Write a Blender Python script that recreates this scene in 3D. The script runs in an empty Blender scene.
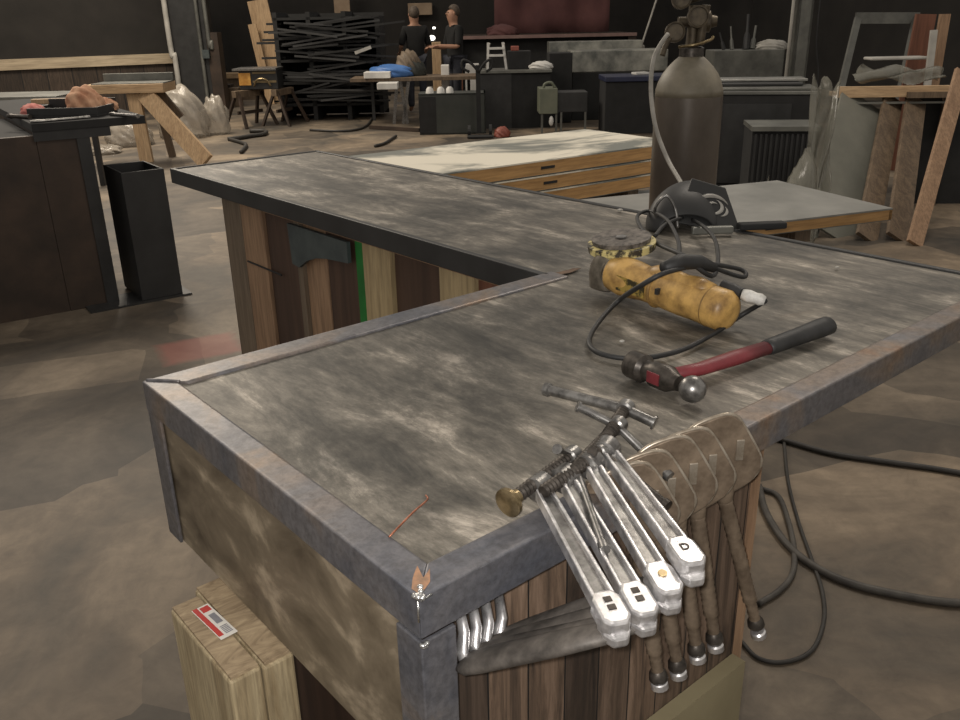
import bpy, bmesh, math, random
from mathutils import Vector, Matrix
random.seed(7)
S = bpy.context.scene
COL = S.collection
PI = math.pi

# ------------------------------------------------------------------ camera
CAM = Vector((-0.365, -0.5307, 1.556))
FW = Vector((0.59535, 0.71365, -0.36913)).normalized()
RT = Vector((0.76268, -0.64648, -0.01976)).normalized()
UP = RT.cross(FW).normalized()
F = 861.55
cam_d = bpy.data.cameras.new('camera'); cam = bpy.data.objects.new('camera', cam_d); COL.objects.link(cam)
cam_d.sensor_width = 36; cam_d.lens = F/960*36; cam_d.clip_end = 200; cam_d.clip_start = 0.02
m = Matrix((RT, UP, -FW)).transposed().to_4x4(); m.translation = CAM; cam.matrix_world = m
S.camera = cam
S.view_settings.view_transform = 'Standard'; S.view_settings.look = 'None'
S.view_settings.exposure = 0; S.view_settings.gamma = 1; S.view_settings.use_curve_mapping = False

FH = Vector((FW.x, FW.y, 0)).normalized()
TH = math.atan2(-FH.x, FH.y)          # rotation that turns a thing's local y away from the camera
def ray(px, py): return FW + RT*((px-480)/F) - UP*((py-360)/F)
def Z(px, py, z=0.0):
    d = ray(px, py); return CAM + d*((z-CAM.z)/d.z)
def X(px, py, x):
    d = ray(px, py); return CAM + d*((x-CAM.x)/d.x)
def Y(px, py, y):
    d = ray(px, py); return CAM + d*((y-CAM.y)/d.y)
def D(px, py, dep):
    d = ray(px, py); return CAM + d*(dep/(d.x*FH.x+d.y*FH.y))
def gd(px, py):
    p = Z(px, py, 0)-CAM; return p.x*FH.x+p.y*FH.y
def near(p, off):                      # a point moved along the view's ground direction
    return p + FH*off

# ------------------------------------------------------------------ materials
def new_mat(name):
    m = bpy.data.materials.new(name); m.use_nodes = True
    n = m.node_tree.nodes; n.clear()
    o = n.new('ShaderNodeOutputMaterial'); b = n.new('ShaderNodeBsdfPrincipled')
    m.node_tree.links.new(b.outputs[0], o.inputs[0])
    return m, n, m.node_tree.links, b
def srgb(c):
    if isinstance(c, (int, float)): c = (c, c, c)
    return tuple(((v/255)/12.92 if v/255 < .04045 else ((v/255+.055)/1.055)**2.4) for v in c)+(1,)
def mapping(n, l, scale=(1,1,1), rot=(0,0,0), coord='Object'):
    t = n.new('ShaderNodeTexCoord'); mp = n.new('ShaderNodeMapping')
    mp.inputs['Scale'].default_value = scale; mp.inputs['Rotation'].default_value = rot
    l.new(t.outputs[coord], mp.inputs[0]); return mp.outputs[0]
def noise(n, l, vec, scale, detail=6, rough=.6, dist=0):
    t = n.new('ShaderNodeTexNoise'); t.inputs['Scale'].default_value = scale
    t.inputs['Detail'].default_value = detail; t.inputs['Roughness'].default_value = rough
    t.inputs['Distortion'].default_value = dist
    l.new(vec, t.inputs['Vector']); return t.outputs[0]
def ramp(n, l, fac, stops):
    r = n.new('ShaderNodeValToRGB'); e = r.color_ramp.elements
    while len(e) < len(stops): e.new(.5)
    for el, (p, c) in zip(e, stops): el.position = p; el.color = srgb(c) if not (isinstance(c, tuple) and len(c) == 4) else c
    l.new(fac, r.inputs[0]); return r.outputs[0]
def mix(n, l, fac, a, b, mode='MIX'):
    m = n.new('ShaderNodeMix'); m.data_type = 'RGBA'; m.blend_type = mode
    if isinstance(fac, float): m.inputs[0].default_value = fac
    else: l.new(fac, m.inputs[0])
    for i, v in ((6, a), (7, b)):
        if isinstance(v, tuple): m.inputs[i].default_value = v
        else: l.new(v, m.inputs[i])
    return m.outputs[2]
def bump(n, l, b, h, strength=.3, dist=.002):
    bp = n.new('ShaderNodeBump'); bp.inputs['Strength'].default_value = strength; bp.inputs['Distance'].default_value = dist
    l.new(h, bp.inputs['Height']); l.new(bp.outputs[0], b.inputs['Normal'])
def nm(name, c0, c1, scale=8, stretch=(1,1,1), rough=.6, metal=0, bs=.2, bd=.002, mid=None, lo=.35, hi=.65, detail=6, dist=0, rr=0):
    m, n, l, b = new_mat(name)
    v = mapping(n, l, stretch)
    f = noise(n, l, v, scale, detail, .62, dist)
    st = [(lo, c0), (hi, c1)] if mid is None else [(lo, c0), ((lo+hi)/2, mid), (hi, c1)]
    l.new(ramp(n, l, f, st), b.inputs['Base Color'])
    b.inputs['Roughness'].default_value = rough; b.inputs['Metallic'].default_value = metal
    if rr:
        mr = n.new('ShaderNodeMapRange'); mr.inputs[3].default_value = rough-rr; mr.inputs[4].default_value = rough+rr
        l.new(f, mr.inputs[0]); l.new(mr.outputs[0], b.inputs['Roughness'])
    if bs: bump(n, l, b, f, bs, bd)
    return m
def wood(name, c0, c1, axis='z', scale=14, rough=.65, fine=1.0):
    st = {'z': (1, 1, .08), 'x': (.08, 1, 1), 'y': (1, .08, 1)}[axis]
    m, n, l, b = new_mat(name)
    v = mapping(n, l, st)
    f = noise(n, l, v, scale, 8, .65, 1.2)
    g = noise(n, l, v, scale*6, 4, .6, .3)
    c = ramp(n, l, f, [(.3, c0), (.7, c1)])
    c = mix(n, l, .35*fine, c, ramp(n, l, g, [(.35, (70, 55, 40)), (.6, (255, 255, 255))]), 'MULTIPLY')
    l.new(c, b.inputs['Base Color']); b.inputs['Roughness'].default_value = rough
    bump(n, l, b, g, .25, .001)
    return m

def steel_top_mat():
    m, n, l, b = new_mat('scuffed_steel_plate')
    v1 = mapping(n, l, (1, .32, 1), (0, 0, .10))
    v2 = mapping(n, l, (1, 1, 1))
    a = noise(n, l, v1, 12, 12, .78, .3)
    c = noise(n, l, v2, 2.6, 8, .72, .35)
    d = noise(n, l, v1, 60, 4, .6, .4)
    col = ramp(n, l, a, [(.34, (68, 67, 63)), (.45, (102, 98, 91)), (.54, (132, 127, 118)), (.63, (192, 184, 173))])
    dk = ramp(n, l, c, [(.40, (112, 112, 109)), (.56, (255, 252, 247))])
    col = mix(n, l, .7, col, dk, 'MULTIPLY')
    col = mix(n, l, .3, col, ramp(n, l, d, [(.4, (120, 115, 108)), (.6, (255, 255, 255))]), 'MULTIPLY')
    rs = noise(n, l, v2, 2.3, 6, .6, .8)
    rf = ramp(n, l, rs, [(.6, 0), (.72, 150)])
    col = mix(n, l, rf, col, srgb((128, 104, 78)))
    l.new(col, b.inputs['Base Color'])
    b.inputs['Metallic'].default_value = .2
    rr = n.new('ShaderNodeMapRange'); rr.inputs[3].default_value = .62; rr.inputs[4].default_value = .40
    l.new(a, rr.inputs[0]); l.new(rr.outputs[0], b.inputs['Roughness'])
    bump(n, l, b, a, .15, .001)
    return m

def rim_mat():
    m, n, l, b = new_mat('mill_scale_angle_iron')
    v = mapping(n, l)
    a = noise(n, l, v, 90, 6, .7, .2)
    c = noise(n, l, v, 5, 6, .6, .8)
    col = ramp(n, l, c, [(.3, (92, 95, 104)), (.5, (120, 118, 120)), (.62, (138, 124, 112)), (.75, (150, 112, 82))])
    col = mix(n, l, .45, col, ramp(n, l, a, [(.35, (110, 105, 100)), (.62, (255, 255, 255))]), 'MULTIPLY')
    l.new(col, b.inputs['Base Color']); b.inputs['Metallic'].default_value = .45; b.inputs['Roughness'].default_value = .42
    bump(n, l, b, a, .3, .001)
    return m

def floor_mat():
    m, n, l, b = new_mat('stained_concrete')
    v = mapping(n, l, (1, 1, 1), (0, 0, .35))
    a = noise(n, l, v, 1.1, 9, .62, .8)
    f = noise(n, l, v, 9, 8, .7, .5)
    big = noise(n, l, v, .35, 5, .55, .5)
    col = ramp(n, l, a, [(.34, (92, 87, 79)), (.5, (124, 113, 99)), (.64, (160, 147, 129))])
    col = mix(n, l, .5, col, ramp(n, l, f, [(.3, (150, 145, 140)), (.62, (255, 255, 255))]), 'MULTIPLY')
    vo = n.new('ShaderNodeTexVoronoi'); vo.distance = 'CHEBYCHEV'; vo.inputs['Scale'].default_value = 1.05
    nd = n.new('ShaderNodeTexNoise'); nd.inputs['Scale'].default_value = 2.0
    l.new(v, nd.inputs['Vector'])
    vv = n.new('ShaderNodeVectorMath'); vv.operation = 'MULTIPLY_ADD'; vv.inputs[1].default_value = (.12, .12, 0)
    l.new(nd.outputs['Color'], vv.inputs[0]); l.new(v, vv.inputs[2]); l.new(vv.outputs[0], vo.inputs['Vector'])
    sp = n.new('ShaderNodeSeparateColor'); l.new(vo.outputs['Color'], sp.inputs[0])
    col = mix(n, l, .75, col, ramp(n, l, sp.outputs[0], [(.3, (140, 136, 132)), (.34, (212, 208, 202)), (.66, (210, 206, 200)), (.70, (255, 247, 236))]), 'MULTIPLY')
    col = mix(n, l, .5, col, ramp(n, l, big, [(.4, (185, 180, 175)), (.6, (255, 255, 255))]), 'MULTIPLY')
    # faded red paint patch
    t = n.new('ShaderNodeTexCoord'); mp = n.new('ShaderNodeMapping'); mp.vector_type = 'TEXTURE'
    c = Z(200, 348, 0); mp.inputs['Location'].default_value = (c.x, c.y, 0); mp.inputs['Rotation'].default_value = (0, 0, TH+.5)
    mp.inputs['Scale'].default_value = (.20, .17, 1)
    l.new(t.outputs['Object'], mp.inputs[0])
    ab = n.new('ShaderNodeVectorMath'); ab.operation = 'ABSOLUTE'; l.new(mp.outputs[0], ab.inputs[0])
    sx = n.new('ShaderNodeSeparateXYZ'); l.new(ab.outputs[0], sx.inputs[0])
    mx = n.new('ShaderNodeMath'); mx.operation = 'MAXIMUM'; l.new(sx.outputs[0], mx.inputs[0]); l.new(sx.outputs[1], mx.inputs[1])
    ad = n.new('ShaderNodeMath'); ad.operation = 'MULTIPLY_ADD'; ad.inputs[1].default_value = .5; l.new(f, ad.inputs[0]); l.new(mx.outputs[0], ad.inputs[2])
    rm = ramp(n, l, ad.outputs[0], [(.0, 235), (1.0, 0)])
    mr = n.new('ShaderNodeMapRange'); mr.inputs[1].default_value = 1.35; mr.inputs[2].default_value = 1.05
    mr.inputs[3].default_value = 0; mr.inputs[4].default_value = .5; l.new(ad.outputs[0], mr.inputs[0])
    col = mix(n, l, mr.outputs[0], col, srgb((150, 88, 78)))
    l.new(col, b.inputs['Base Color']); b.inputs['Roughness'].default_value = .62
    bump(n, l, b, f, .15, .002)
    return m

def planks_mat(name, c0, c1, w, axis='x', rough=.7):
    # vertical boards: each board its own tone, dark joints
    m, n, l, b = new_mat(name)
    t = n.new('ShaderNodeTexCoord'); s = n.new('ShaderNodeSeparateXYZ'); l.new(t.outputs['Object'], s.inputs[0])
    k = n.new('ShaderNodeMath'); k.operation = 'DIVIDE'; l.new(s.outputs['XYZ'.index(axis.upper())], k.inputs[0]); k.inputs[1].default_value = w
    fl = n.new('ShaderNodeMath'); fl.operation = 'FLOOR'; l.new(k.outputs[0], fl.inputs[0])
    fr = n.new('ShaderNodeMath'); fr.operation = 'FRACT'; l.new(k.outputs[0], fr.inputs[0])
    wn = n.new('ShaderNodeTexWhiteNoise'); wn.noise_dimensions = '1D'; l.new(fl.outputs[0], wn.inputs['W'])
    v = mapping(n, l, (1, 1, .07))
    g = noise(n, l, v, 48, 9, .75, .8)
    col = ramp(n, l, wn.outputs['Value'], [(.1, c0), (.9, c1)])
    col = mix(n, l, .9, col, ramp(n, l, g, [(.34, (70, 66, 62)), (.5, (190, 182, 172)), (.64, (255, 250, 245))]), 'MULTIPLY')
    j = n.new('ShaderNodeMath'); j.operation = 'GREATER_THAN'; j.inputs[1].default_value = .04; l.new(fr.outputs[0], j.inputs[0])
    col = mix(n, l, j.outputs[0], srgb((14, 12, 10)), col)
    l.new(col, b.inputs['Base Color']); b.inputs['Roughness'].default_value = rough
    bump(n, l, b, g, .3, .002)
    return m

def film_mat(name, col, alpha):
    m, n, l, b = new_mat(name)
    b.inputs['Base Color'].default_value = srgb(col); b.inputs['Roughness'].default_value = .22
    v = mapping(n, l); f = noise(n, l, v, 5, 5, .6, .6)
    mr = n.new('ShaderNodeMapRange'); mr.inputs[3].default_value = alpha-.3; mr.inputs[4].default_value = min(1, alpha+.3)
    l.new(f, mr.inputs[0]); l.new(mr.outputs[0], b.inputs['Alpha'])
    bump(n, l, b, f, .6, .01)
    return m

M = {}
M['steel_top'] = steel_top_mat(); M['rim'] = rim_mat(); M['floor'] = floor_mat()
M['black'] = nm('black_steel', 30, 44, 6, rough=.5, bs=.05)
M['blackm'] = nm('matte_black', 26, 36, 6, rough=.85, bs=.05)
M['cloth_black'] = nm('black_cloth', (36, 34, 32), (47, 44, 41), 1.2, rough=.95, bs=.1)
M['charcoal'] = nm('charcoal_steel', 40, 52, 4, rough=.5, metal=.2, bs=.05)
M['darkgreen'] = nm('dark_greenish_steel', (44, 48, 44), (56, 58, 54), 4, rough=.6, bs=.05)
M['rustbrown'] = nm('dark_rusty_sheet', (44, 35, 28), (66, 52, 42), 3.5, rough=.6, bs=.1, metal=.1)
M['rust'] = nm('orange_rust', (118, 96, 78), (164, 122, 92), 60, rough=.8)
M['weld'] = nm('bright_weld', (170, 170, 170), (230, 230, 228), 200, rough=.2, metal=.9, bs=.6)
M['chrome'] = nm('polished_forged_steel', (170, 168, 168), (236, 234, 234), 55, rough=.30, metal=.8, bs=.15, bd=.001, rr=.08)
M['steelgrey'] = nm('worn_grey_steel', (96, 94, 92), (150, 148, 145), 60, rough=.33, metal=.8, bs=.2, bd=.001)
M['darksteel'] = nm('oily_dark_steel', (48, 44, 40), (84, 78, 72), 60, rough=.4, metal=.6, bs=.3, bd=.001)
M['brass'] = nm('brass', (112, 98, 72), (168, 150, 116), 50, rough=.3, metal=.9)
M['bronze'] = nm('olive_bronze_casting', (94, 81, 68), (142, 126, 108), 30, rough=.42, metal=.45, bs=.4, bd=.001)
M['bead'] = nm('worn_bright_edge', (140, 128, 112), (190, 180, 165), 40, rough=.35, metal=.7)
M['yellow'] = nm('yellow_tool_plastic', (124, 94, 52), (200, 160, 92), 26, rough=.42, lo=.33, hi=.62, bs=.2)
M['yellowflake'] = nm('flaked_yellow_paint', (60, 55, 45), (205, 190, 130), 55, rough=.5, lo=.45, hi=.55, bs=.4)
M['gear'] = nm('grey_cast_gearcase', (82, 76, 66), (118, 110, 98), 40, rough=.5, metal=.5)
M['rubber'] = nm('black_rubber', 28, 44, 30, rough=.55, bs=.1)
M['tape'] = nm('white_tape', (190, 188, 182), (225, 223, 218), 60, rough=.6, bs=.5)
M['red'] = nm('dark_red_lacquer', (92, 30, 36), (122, 46, 52), 20, rough=.45)
M['copper'] = nm('copper_wire', (120, 70, 50), (180, 120, 95), 60, rough=.4, metal=.6)
M['cable'] = nm('grey_cable', (58, 54, 50), (78, 74, 68), 20, rough=.6, bs=0)
M['cabledark'] = nm('dark_cable', (36, 33, 30), (50, 47, 43), 20, rough=.6, bs=0)
M['hose'] = nm('pale_hose', (130, 126, 118), (160, 156, 148), 20, rough=.5, bs=0)
M['tank'] = nm('brown_gas_cylinder_paint', (74, 66, 58), (98, 89, 80), 5, (1, 1, .5), rough=.38, metal=.25, bs=.08)
M['pine'] = wood('pale_pine', (168, 138, 104), (198, 170, 134))
M['pinex'] = wood('pale_pine_lengthwise', (168, 138, 104), (198, 170, 134), 'x')
M['treated'] = wood('treated_timber_striped', (140, 122, 92), (194, 178, 144), 'z', 34)
M['treatend'] = nm('treated_timber_end', (128, 110, 86), (176, 156, 126), 9, (1, 3, 1), rough=.75, dist=3)
M['birch'] = wood('plywood_edge', (158, 120, 72), (190, 150, 98), 'x', 10)
M['oldwood'] = wood('weathered_board', (84, 70, 56), (122, 104, 84), 'z')
M['studwood'] = wood('stud_board', (132, 104, 80), (160, 130, 102), 'z')
M['studpale'] = wood('pale_stud', (160, 140, 104), (186, 166, 128), 'z')
M['studdark'] = wood('dark_brown_board', (60, 42, 32), (84, 62, 48), 'z', 6)
M['studgrey'] = wood('grey_weathered_board', (96, 84, 70), (124, 108, 90), 'z')
M['redwood'] = wood('reddish_board', (96, 60, 44), (122, 78, 58), 'z', 6)
M['green'] = nm('green_paint', (18, 96, 34), (28, 120, 46), 10, rough=.6)
M['planks'] = planks_mat('dark_reclaimed_planks', (74, 62, 53), (134, 114, 98), .062)
M['wallplanks'] = planks_mat('brown_wall_boards', (58, 48, 40), (82, 70, 60), .42)
M['apron'] = nm('stained_rusty_panel', (80, 70, 56), (190, 174, 150), 15, (1, .5, .9), rough=.5, mid=(120, 108, 90), metal=.1, lo=.32, hi=.74, detail=12, dist=.4)
M['salvaged'] = nm('whitewashed_sheet', (112, 114, 108), (214, 208, 192), 1.6, (.5, 1, 1), rough=.5, lo=.45, hi=.55, metal=.1, dist=.6)
M['zinc'] = nm('galvanised_sheet', (92, 94, 90), (176, 174, 164), 2.2, rough=.4, metal=.5, lo=.35, hi=.65)
M['dullzinc'] = nm('dull_sheet_metal', (84, 84, 80), (118, 118, 112), 3, rough=.45, metal=.4)
M['panelgrey'] = nm('satin_grey_sheet', (128, 128, 124), (156, 155, 150), 3, rough=.36, metal=.4, bs=.02)
M['drywall'] = nm('grey_green_board', (96, 96, 88), (110, 109, 100), 3, rough=.8, bs=.05)
M['pink'] = nm('dusty_pink_sheet', (78, 48, 48), (96, 62, 60), 1.5, rough=.9)
M['beam'] = nm('pinkish_beam', (110, 88, 84), (130, 106, 100), 3, rough=.8)
M['blue'] = nm('blue_tarp', (50, 92, 150), (78, 122, 184), 3, rough=.5)
M['white'] = nm('white_paint', (190, 188, 184), (215, 213, 208), 4, rough=.5)
M['offwhite'] = nm('off_white', (150, 147, 140), (178, 175, 168), 4, rough=.6)
M['tan'] = nm('olive_tan_board', (118, 108, 82), (136, 126, 98), 4, rough=.8)
M['card'] = nm('pale_cardboard', (140, 120, 100), (160, 140, 118), 3, rough=.9)
M['greenmetal'] = nm('grey_green_enamel', (92, 96, 82), (108, 110, 94), 4, rough=.5)
M['paperpink'] = nm('crumpled_pink_paper', (170, 120, 92), (214, 172, 140), 12, rough=.8, bs=.6)
M['pinkrag'] = nm('pink_rag', (190, 110, 104), (222, 160, 150), 14, rough=.9, bs=.4)
M['film'] = film_mat('clear_plastic_film', (176, 168, 156), .55)
M['filmdull'] = film_mat('dusty_plastic_film', (120, 118, 108), .5)
M['skin'] = nm('skin', (150, 112, 90), (164, 124, 102), 10, rough=.6, bs=0)
M['hair'] = nm('brown_hair', (60, 50, 42), (84, 72, 60), 30, rough=.7)
M['jeans'] = nm('blue_grey_jeans', (40, 42, 50), (54, 56, 64), 20, rough=.9)
M['shirt'] = nm('black_shirt', 16, 22, 10, rough=.9)
M['sticker'] = nm('white_sticker', (212, 208, 200), (228, 225, 218), 20, rough=.5, bs=0)
M['stickerred'] = nm('red_sticker_ink', (176, 44, 40), (196, 58, 50), 20, rough=.5, bs=0)
M['inkgrey'] = nm('grey_sticker_ink', (120, 120, 126), (140, 140, 146), 20, rough=.5, bs=0)
M['emblem'] = nm('silver_emblem', (130, 126, 120), (175, 172, 165), 20, rough=.4, bs=0)
M['orange'] = nm('orange_yellow_plastic', (176, 122, 50), (214, 164, 84), 10, rough=.5)
M['redplastic'] = nm('red_plastic', (130, 70, 58), (150, 84, 70), 10, rough=.5)
M['scale'] = nm('grey_blue_painted_steel', (50, 58, 60), (70, 78, 78), 12, rough=.6)
M['bluelid'] = nm('dark_blue_lid', (26, 30, 54), (34, 40, 66), 8, rough=.5)
M['palerail'] = wood('pale_rail', (166, 150, 126), (190, 174, 148), 'x', 5)
M['gaugecase'] = nm('tarnished_gauge', (62, 54, 44), (96, 86, 70), 30, rough=.5, metal=.5)
M['spine'] = nm('matte_forged_spine', (58, 54, 50), (98, 92, 86), 40, rough=.6, metal=.3)
M['rack'] = nm('dim_steel', 44, 58, 4, rough=.6)
lm, ln, ll, lb = new_mat('lit_bulb'); lb.inputs['Emission Color'].default_value = (1, .95, .85, 1); lb.inputs['Emission Strength'].default_value = 2.0
lb.inputs['Base Color'].default_value = (1, 1, 1, 1); M['bulb'] = lm

# ------------------------------------------------------------------ objects
def root_matrix(p):
    Mx = Matrix.Identity(4)
    while p: Mx = p.matrix_basis @ Mx; p = p.parent
    return Mx
def tag(o, label=None, cat=None, group=None, kind=None):
    if label: o['label'] = label
    if cat: o['category'] = cat
    if group: o['group'] = group
    if kind: o['kind'] = kind
    return o
def thing(name, label, cat, loc=(0, 0, 0), rotz=0, group=None):
    o = bpy.data.objects.new(name, None); COL.objects.link(o)
    o.location = loc; o.rotation_euler = (0, 0, rotz); o.empty_display_size = .1
    return tag(o, label, cat, group)
def smooth_path(pts, k=6):
    pts = [Vector(p) for p in pts]
    if len(pts) < 3: return pts
    P = [pts[0]*2-pts[1]]+pts+[pts[-1]*2-pts[-2]]; out = []
    for i in range(1, len(P)-2):
        a, b, c, d = P[i-1], P[i], P[i+1], P[i+2]
        for j in range(k):
            t = j/k
            out.append(.5*((2*b)+(c-a)*t+(2*a-5*b+4*c-d)*t*t+(3*b-a-3*c+d)*t**3))
    out.append(pts[-1]); return out
def frame_of(axis):
    a = Vector(axis).normalized(); h = Vector((0, 0, 1)) if abs(a.z) < .9 else Vector((1, 0, 0))
    u = h.cross(a).normalized(); return u, a.cross(u), a
class MB:
    def __init__(s): s.bm = bmesh.new()
    def box(s, c, size, rz=0, rot=None):
        Mx = Matrix.Translation(Vector(c)) @ ((rot.to_4x4() if rot else Matrix.Rotation(rz, 4, 'Z'))) @ Matrix.Diagonal((*size, 1))
        bmesh.ops.create_cube(s.bm, size=1, matrix=Mx); return s
    def span(s, a, b):
        a = Vector(a); b = Vector(b); return s.box((a+b)/2, [abs(v) for v in (b-a)])
    def beam(s, p0, p1, w, h, up=(0, 0, 1)):
        p0 = Vector(p0); p1 = Vector(p1); a = (p1-p0); L = a.length; a.normalize()
        u = Vector(up).cross(a)
        if u.length < 1e-3: u = Vector((1, 0, 0)).cross(a)
        u.normalize(); v = a.cross(u)
        Mx = Matrix((u, v, a)).transposed()
        return s.box((p0+p1)/2, (w, h, L), rot=Mx)
    def cyl(s, p0, p1, r0, r1=None, n=16):
        return s.rings([(p0, r0), (p1, r0 if r1 is None else r1)], n)
    def rings(s, pr, n=16, cap=True, sq=1.0, upv=None):
        pts = [Vector(p) for p, r in pr]; prev = None
        u = None
        for i, (p, r) in enumerate(pr):
            p = Vector(p)
            if i == 0: a = pts[1]-pts[0]
            elif i == len(pr)-1: a = pts[-1]-pts[-2]
            else: a = pts[i+1]-pts[i-1]
            if a.length < 1e-9: a = pts[-1]-pts[0]
            a.normalize()
            if u is None:
                if upv is not None:
                    v = Vector(upv); v = (v-a*v.dot(a)).normalized(); u = v.cross(a)
                else: u, v, _ = frame_of(a)
            else:
                u = (u-a*u.dot(a)).normalized(); v = a.cross(u)
            v = a.cross(u)
            ring = [s.bm.verts.new(p+(u*math.cos(t)+v*math.sin(t)*sq)*r) for t in [2*PI*j/n for j in range(n)]]
            if prev:
                for j in range(n): s.bm.faces.new((prev[j], prev[(j+1) % n], ring[(j+1) % n], ring[j]))
            elif cap: s.bm.faces.new(ring[::-1])
            prev = ring
        if cap: s.bm.faces.new(prev)
        return s
    def lathe(s, p, axis, prof, n=24, sq=1.0, upv=None):
        p = Vector(p); a = Vector(axis).normalized()
        u = None
        if upv is not None:
            v = Vector(upv); v = (v-a*v.dot(a)).normalized(); u = v.cross(a)
        else: u, v, _ = frame_of(a)
        v = a.cross(u); prev = None
        for (t, r) in prof:
            ring = [s.bm.verts.new(p+a*t+(u*math.cos(q)+v*math.sin(q)*sq)*max(r, 1e-4)) for q in [2*PI*j/n for j in range(n)]]
            if prev:
                for j in range(n): s.bm.faces.new((prev[j], prev[(j+1) % n], ring[(j+1) % n], ring[j]))
            else: s.bm.faces.new(ring[::-1])
            prev = ring
        s.bm.faces.new(prev); return s
    def tube(s, pts, r, n=8, k=6): 
        return s.rings([(p, r) for p in smooth_path(pts, k)], n)
    def ball(s, c, r, n=16):
        r = (r, r, r) if isinstance(r, (int, float)) else r
        bmesh.ops.create_uvsphere(s.bm, u_segments=n, v_segments=n//2+2, radius=1, matrix=Matrix.Translation(Vector(c)) @ Matrix.Diagonal((*r, 1))); return s
    def prism(s, o, u, v, poly, th):       # outline in the plane (u, v), thickness along u x v
        o = Vector(o); u = Vector(u).normalized(); v = Vector(v).normalized(); w = u.cross(v)
        A = [s.bm.verts.new(o+u*a+v*b-w*th/2) for a, b in poly]; B = [s.bm.verts.new(o+u*a+v*b+w*th/2) for a, b in poly]
        n = len(poly)
        s.bm.faces.new(A[::-1]); s.bm.faces.new(B)
        for i in range(n): s.bm.faces.new((A[i], A[(i+1) % n], B[(i+1) % n], B[i]))
        return s
    def sheet(s, grid):                    # grid of points -> surface
        V = [[s.bm.verts.new(Vector(p)) for p in row] for row in grid]
        for i in range(len(V)-1):
            for j in range(len(V[0])-1): s.bm.faces.new((V[i][j], V[i+1][j], V[i+1][j+1], V[i][j+1]))
        return s
    def build(s, name, mat, parent=None, world=False, bev=0, smooth=False, solid=0, sub=0, seg=2):
        bmesh.ops.recalc_face_normals(s.bm, faces=s.bm.faces)
        me = bpy.data.meshes.new(name); off = None
        if parent is None:
            xs = [v.co for v in s.bm.verts]
            lo = Vector([min(c[i] for c in xs) for i in range(3)]); hi = Vector([max(c[i] for c in xs) for i in range(3)])
            off = Vector(((lo.x+hi.x)/2, (lo.y+hi.y)/2, lo.z)); bmesh.ops.translate(s.bm, verts=s.bm.verts, vec=-off)
        elif world:
            bmesh.ops.transform(s.bm, matrix=root_matrix(parent).inverted(), verts=s.bm.verts)
        s.bm.to_mesh(me); s.bm.free()
        o = bpy.data.objects.new(name, me); COL.objects.link(o)
        if off is not None: o.location = off
        if parent: o.parent = parent
        me.materials.append(M[mat] if isinstance(mat, str) else mat)
        if smooth:
            for p in me.polygons: p.use_smooth = True
            if smooth == 'auto':
                e = o.modifiers.new('split', 'EDGE_SPLIT'); e.split_angle = math.radians(38)
        if solid: md = o.modifiers.new('solid', 'SOLIDIFY'); md.thickness = solid; md.offset = 0
        if bev: md = o.modifiers.new('bevel', 'BEVEL'); md.width = bev; md.segments = seg; md.limit_method = 'ANGLE'
        if sub: md = o.modifiers.new('sub', 'SUBSURF'); md.levels = sub; md.render_levels = sub
        return o
def part(name, mb, mat, parent, **k): return mb.build(name, mat, parent, **k)
def struct(name, mb, mat, **k): return tag(mb.build(name, mat, None, **k), kind='structure')
def dup(root, loc, rotz=None, label=None):
    r = root.copy(); COL.objects.link(r); r.location = loc
    if rotz is not None: r.rotation_euler = (0, 0, rotz)
    if label: r['label'] = label
    for ch in list(root.children):
        c = ch.copy(); COL.objects.link(c); c.parent = r
        for g in ch.children:
            d = g.copy(); COL.objects.link(d); d.parent = c
    return r

# ------------------------------------------------------------------ setting
struct('floor', MB().span((-6, -6, -.1), (34, 34, 0)), 'floor')
fl = bpy.data.objects['floor']
# keep material coordinates in world space for the floor
for v in fl.data.vertices: v.co += Vector(fl.location)
fl.location = (0, 0, 0)

# ------------------------------------------------------------------ the L-shaped steel topped bar counter
CT = 1.07; BW = .68; IX = .809; EY = 2.606; GX = 1.42; RD = .038; RW = .040
t = thing('bar_counter', 'long L-shaped bar counter with scuffed steel top and angle iron edging, tools lying on it', 'counter', (0, 0, 0))
mb = MB(); mb.prism((0, 0, CT-.005), (1, 0, 0), (0, 1, 0), [(.01, .01), (GX-.01, .01), (GX-.01, EY-.01), (IX+.01, EY-.01), (IX+.01, BW-.01), (.01, BW-.01)], .006)
top = part('steel_top', mb, 'steel_top', t)
def angle(p0, p1, inward, name='edge_angle', h=RD, w=RW, mat='rim', m0=0, m1=0, th=.005):
    # an L-shaped bar: flange on the top, flange down the side, mitred ends
    p0 = Vector(p0); p1 = Vector(p1); a = (p1-p0); L = a.length; a.normalize(); iw = Vector(inward)
    prof = [(0, .002), (0, -h), (th, -h), (th, -th), (w, -th), (w, 0.0), (w-.003, .0025), (.004, .0025)]
    b = MB().bm; b2 = MB(); b2.bm = b
    r0 = [b.verts.new(p0+a*(m0*q)+iw*q+Vector((0, 0, z))) for q, z in prof]
    r1 = [b.verts.new(p1-a*(m1*q)+iw*q+Vector((0, 0, z))) for q, z in prof]
    n = len(prof)
    for i in range(n): b.faces.new((r0[i], r0[(i+1) % n], r1[(i+1) % n], r1[i]))
    b.faces.new(r0[::-1]); b.faces.new(r1)
    return b2.build(name, mat, t, bev=.0018)
angle((0, 0, CT), (GX, 0, CT), (0, 1, 0), m0=1, m1=1, h=.045)
angle((0, 0, CT), (0, BW, CT), (1, 0, 0), m0=1, m1=1, h=.045)
angle((0, BW, CT), (IX+.03, BW, CT), (0, -1, 0), m0=1, w=.05)
angle((IX, BW, CT), (IX, EY, CT), (1, 0, 0), m0=-1, m1=1, h=.05, w=.018, mat='black')
angle((IX, EY, CT), (GX, EY, CT), (0, -1, 0), m0=1, m1=1, w=.012, mat='black')
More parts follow.
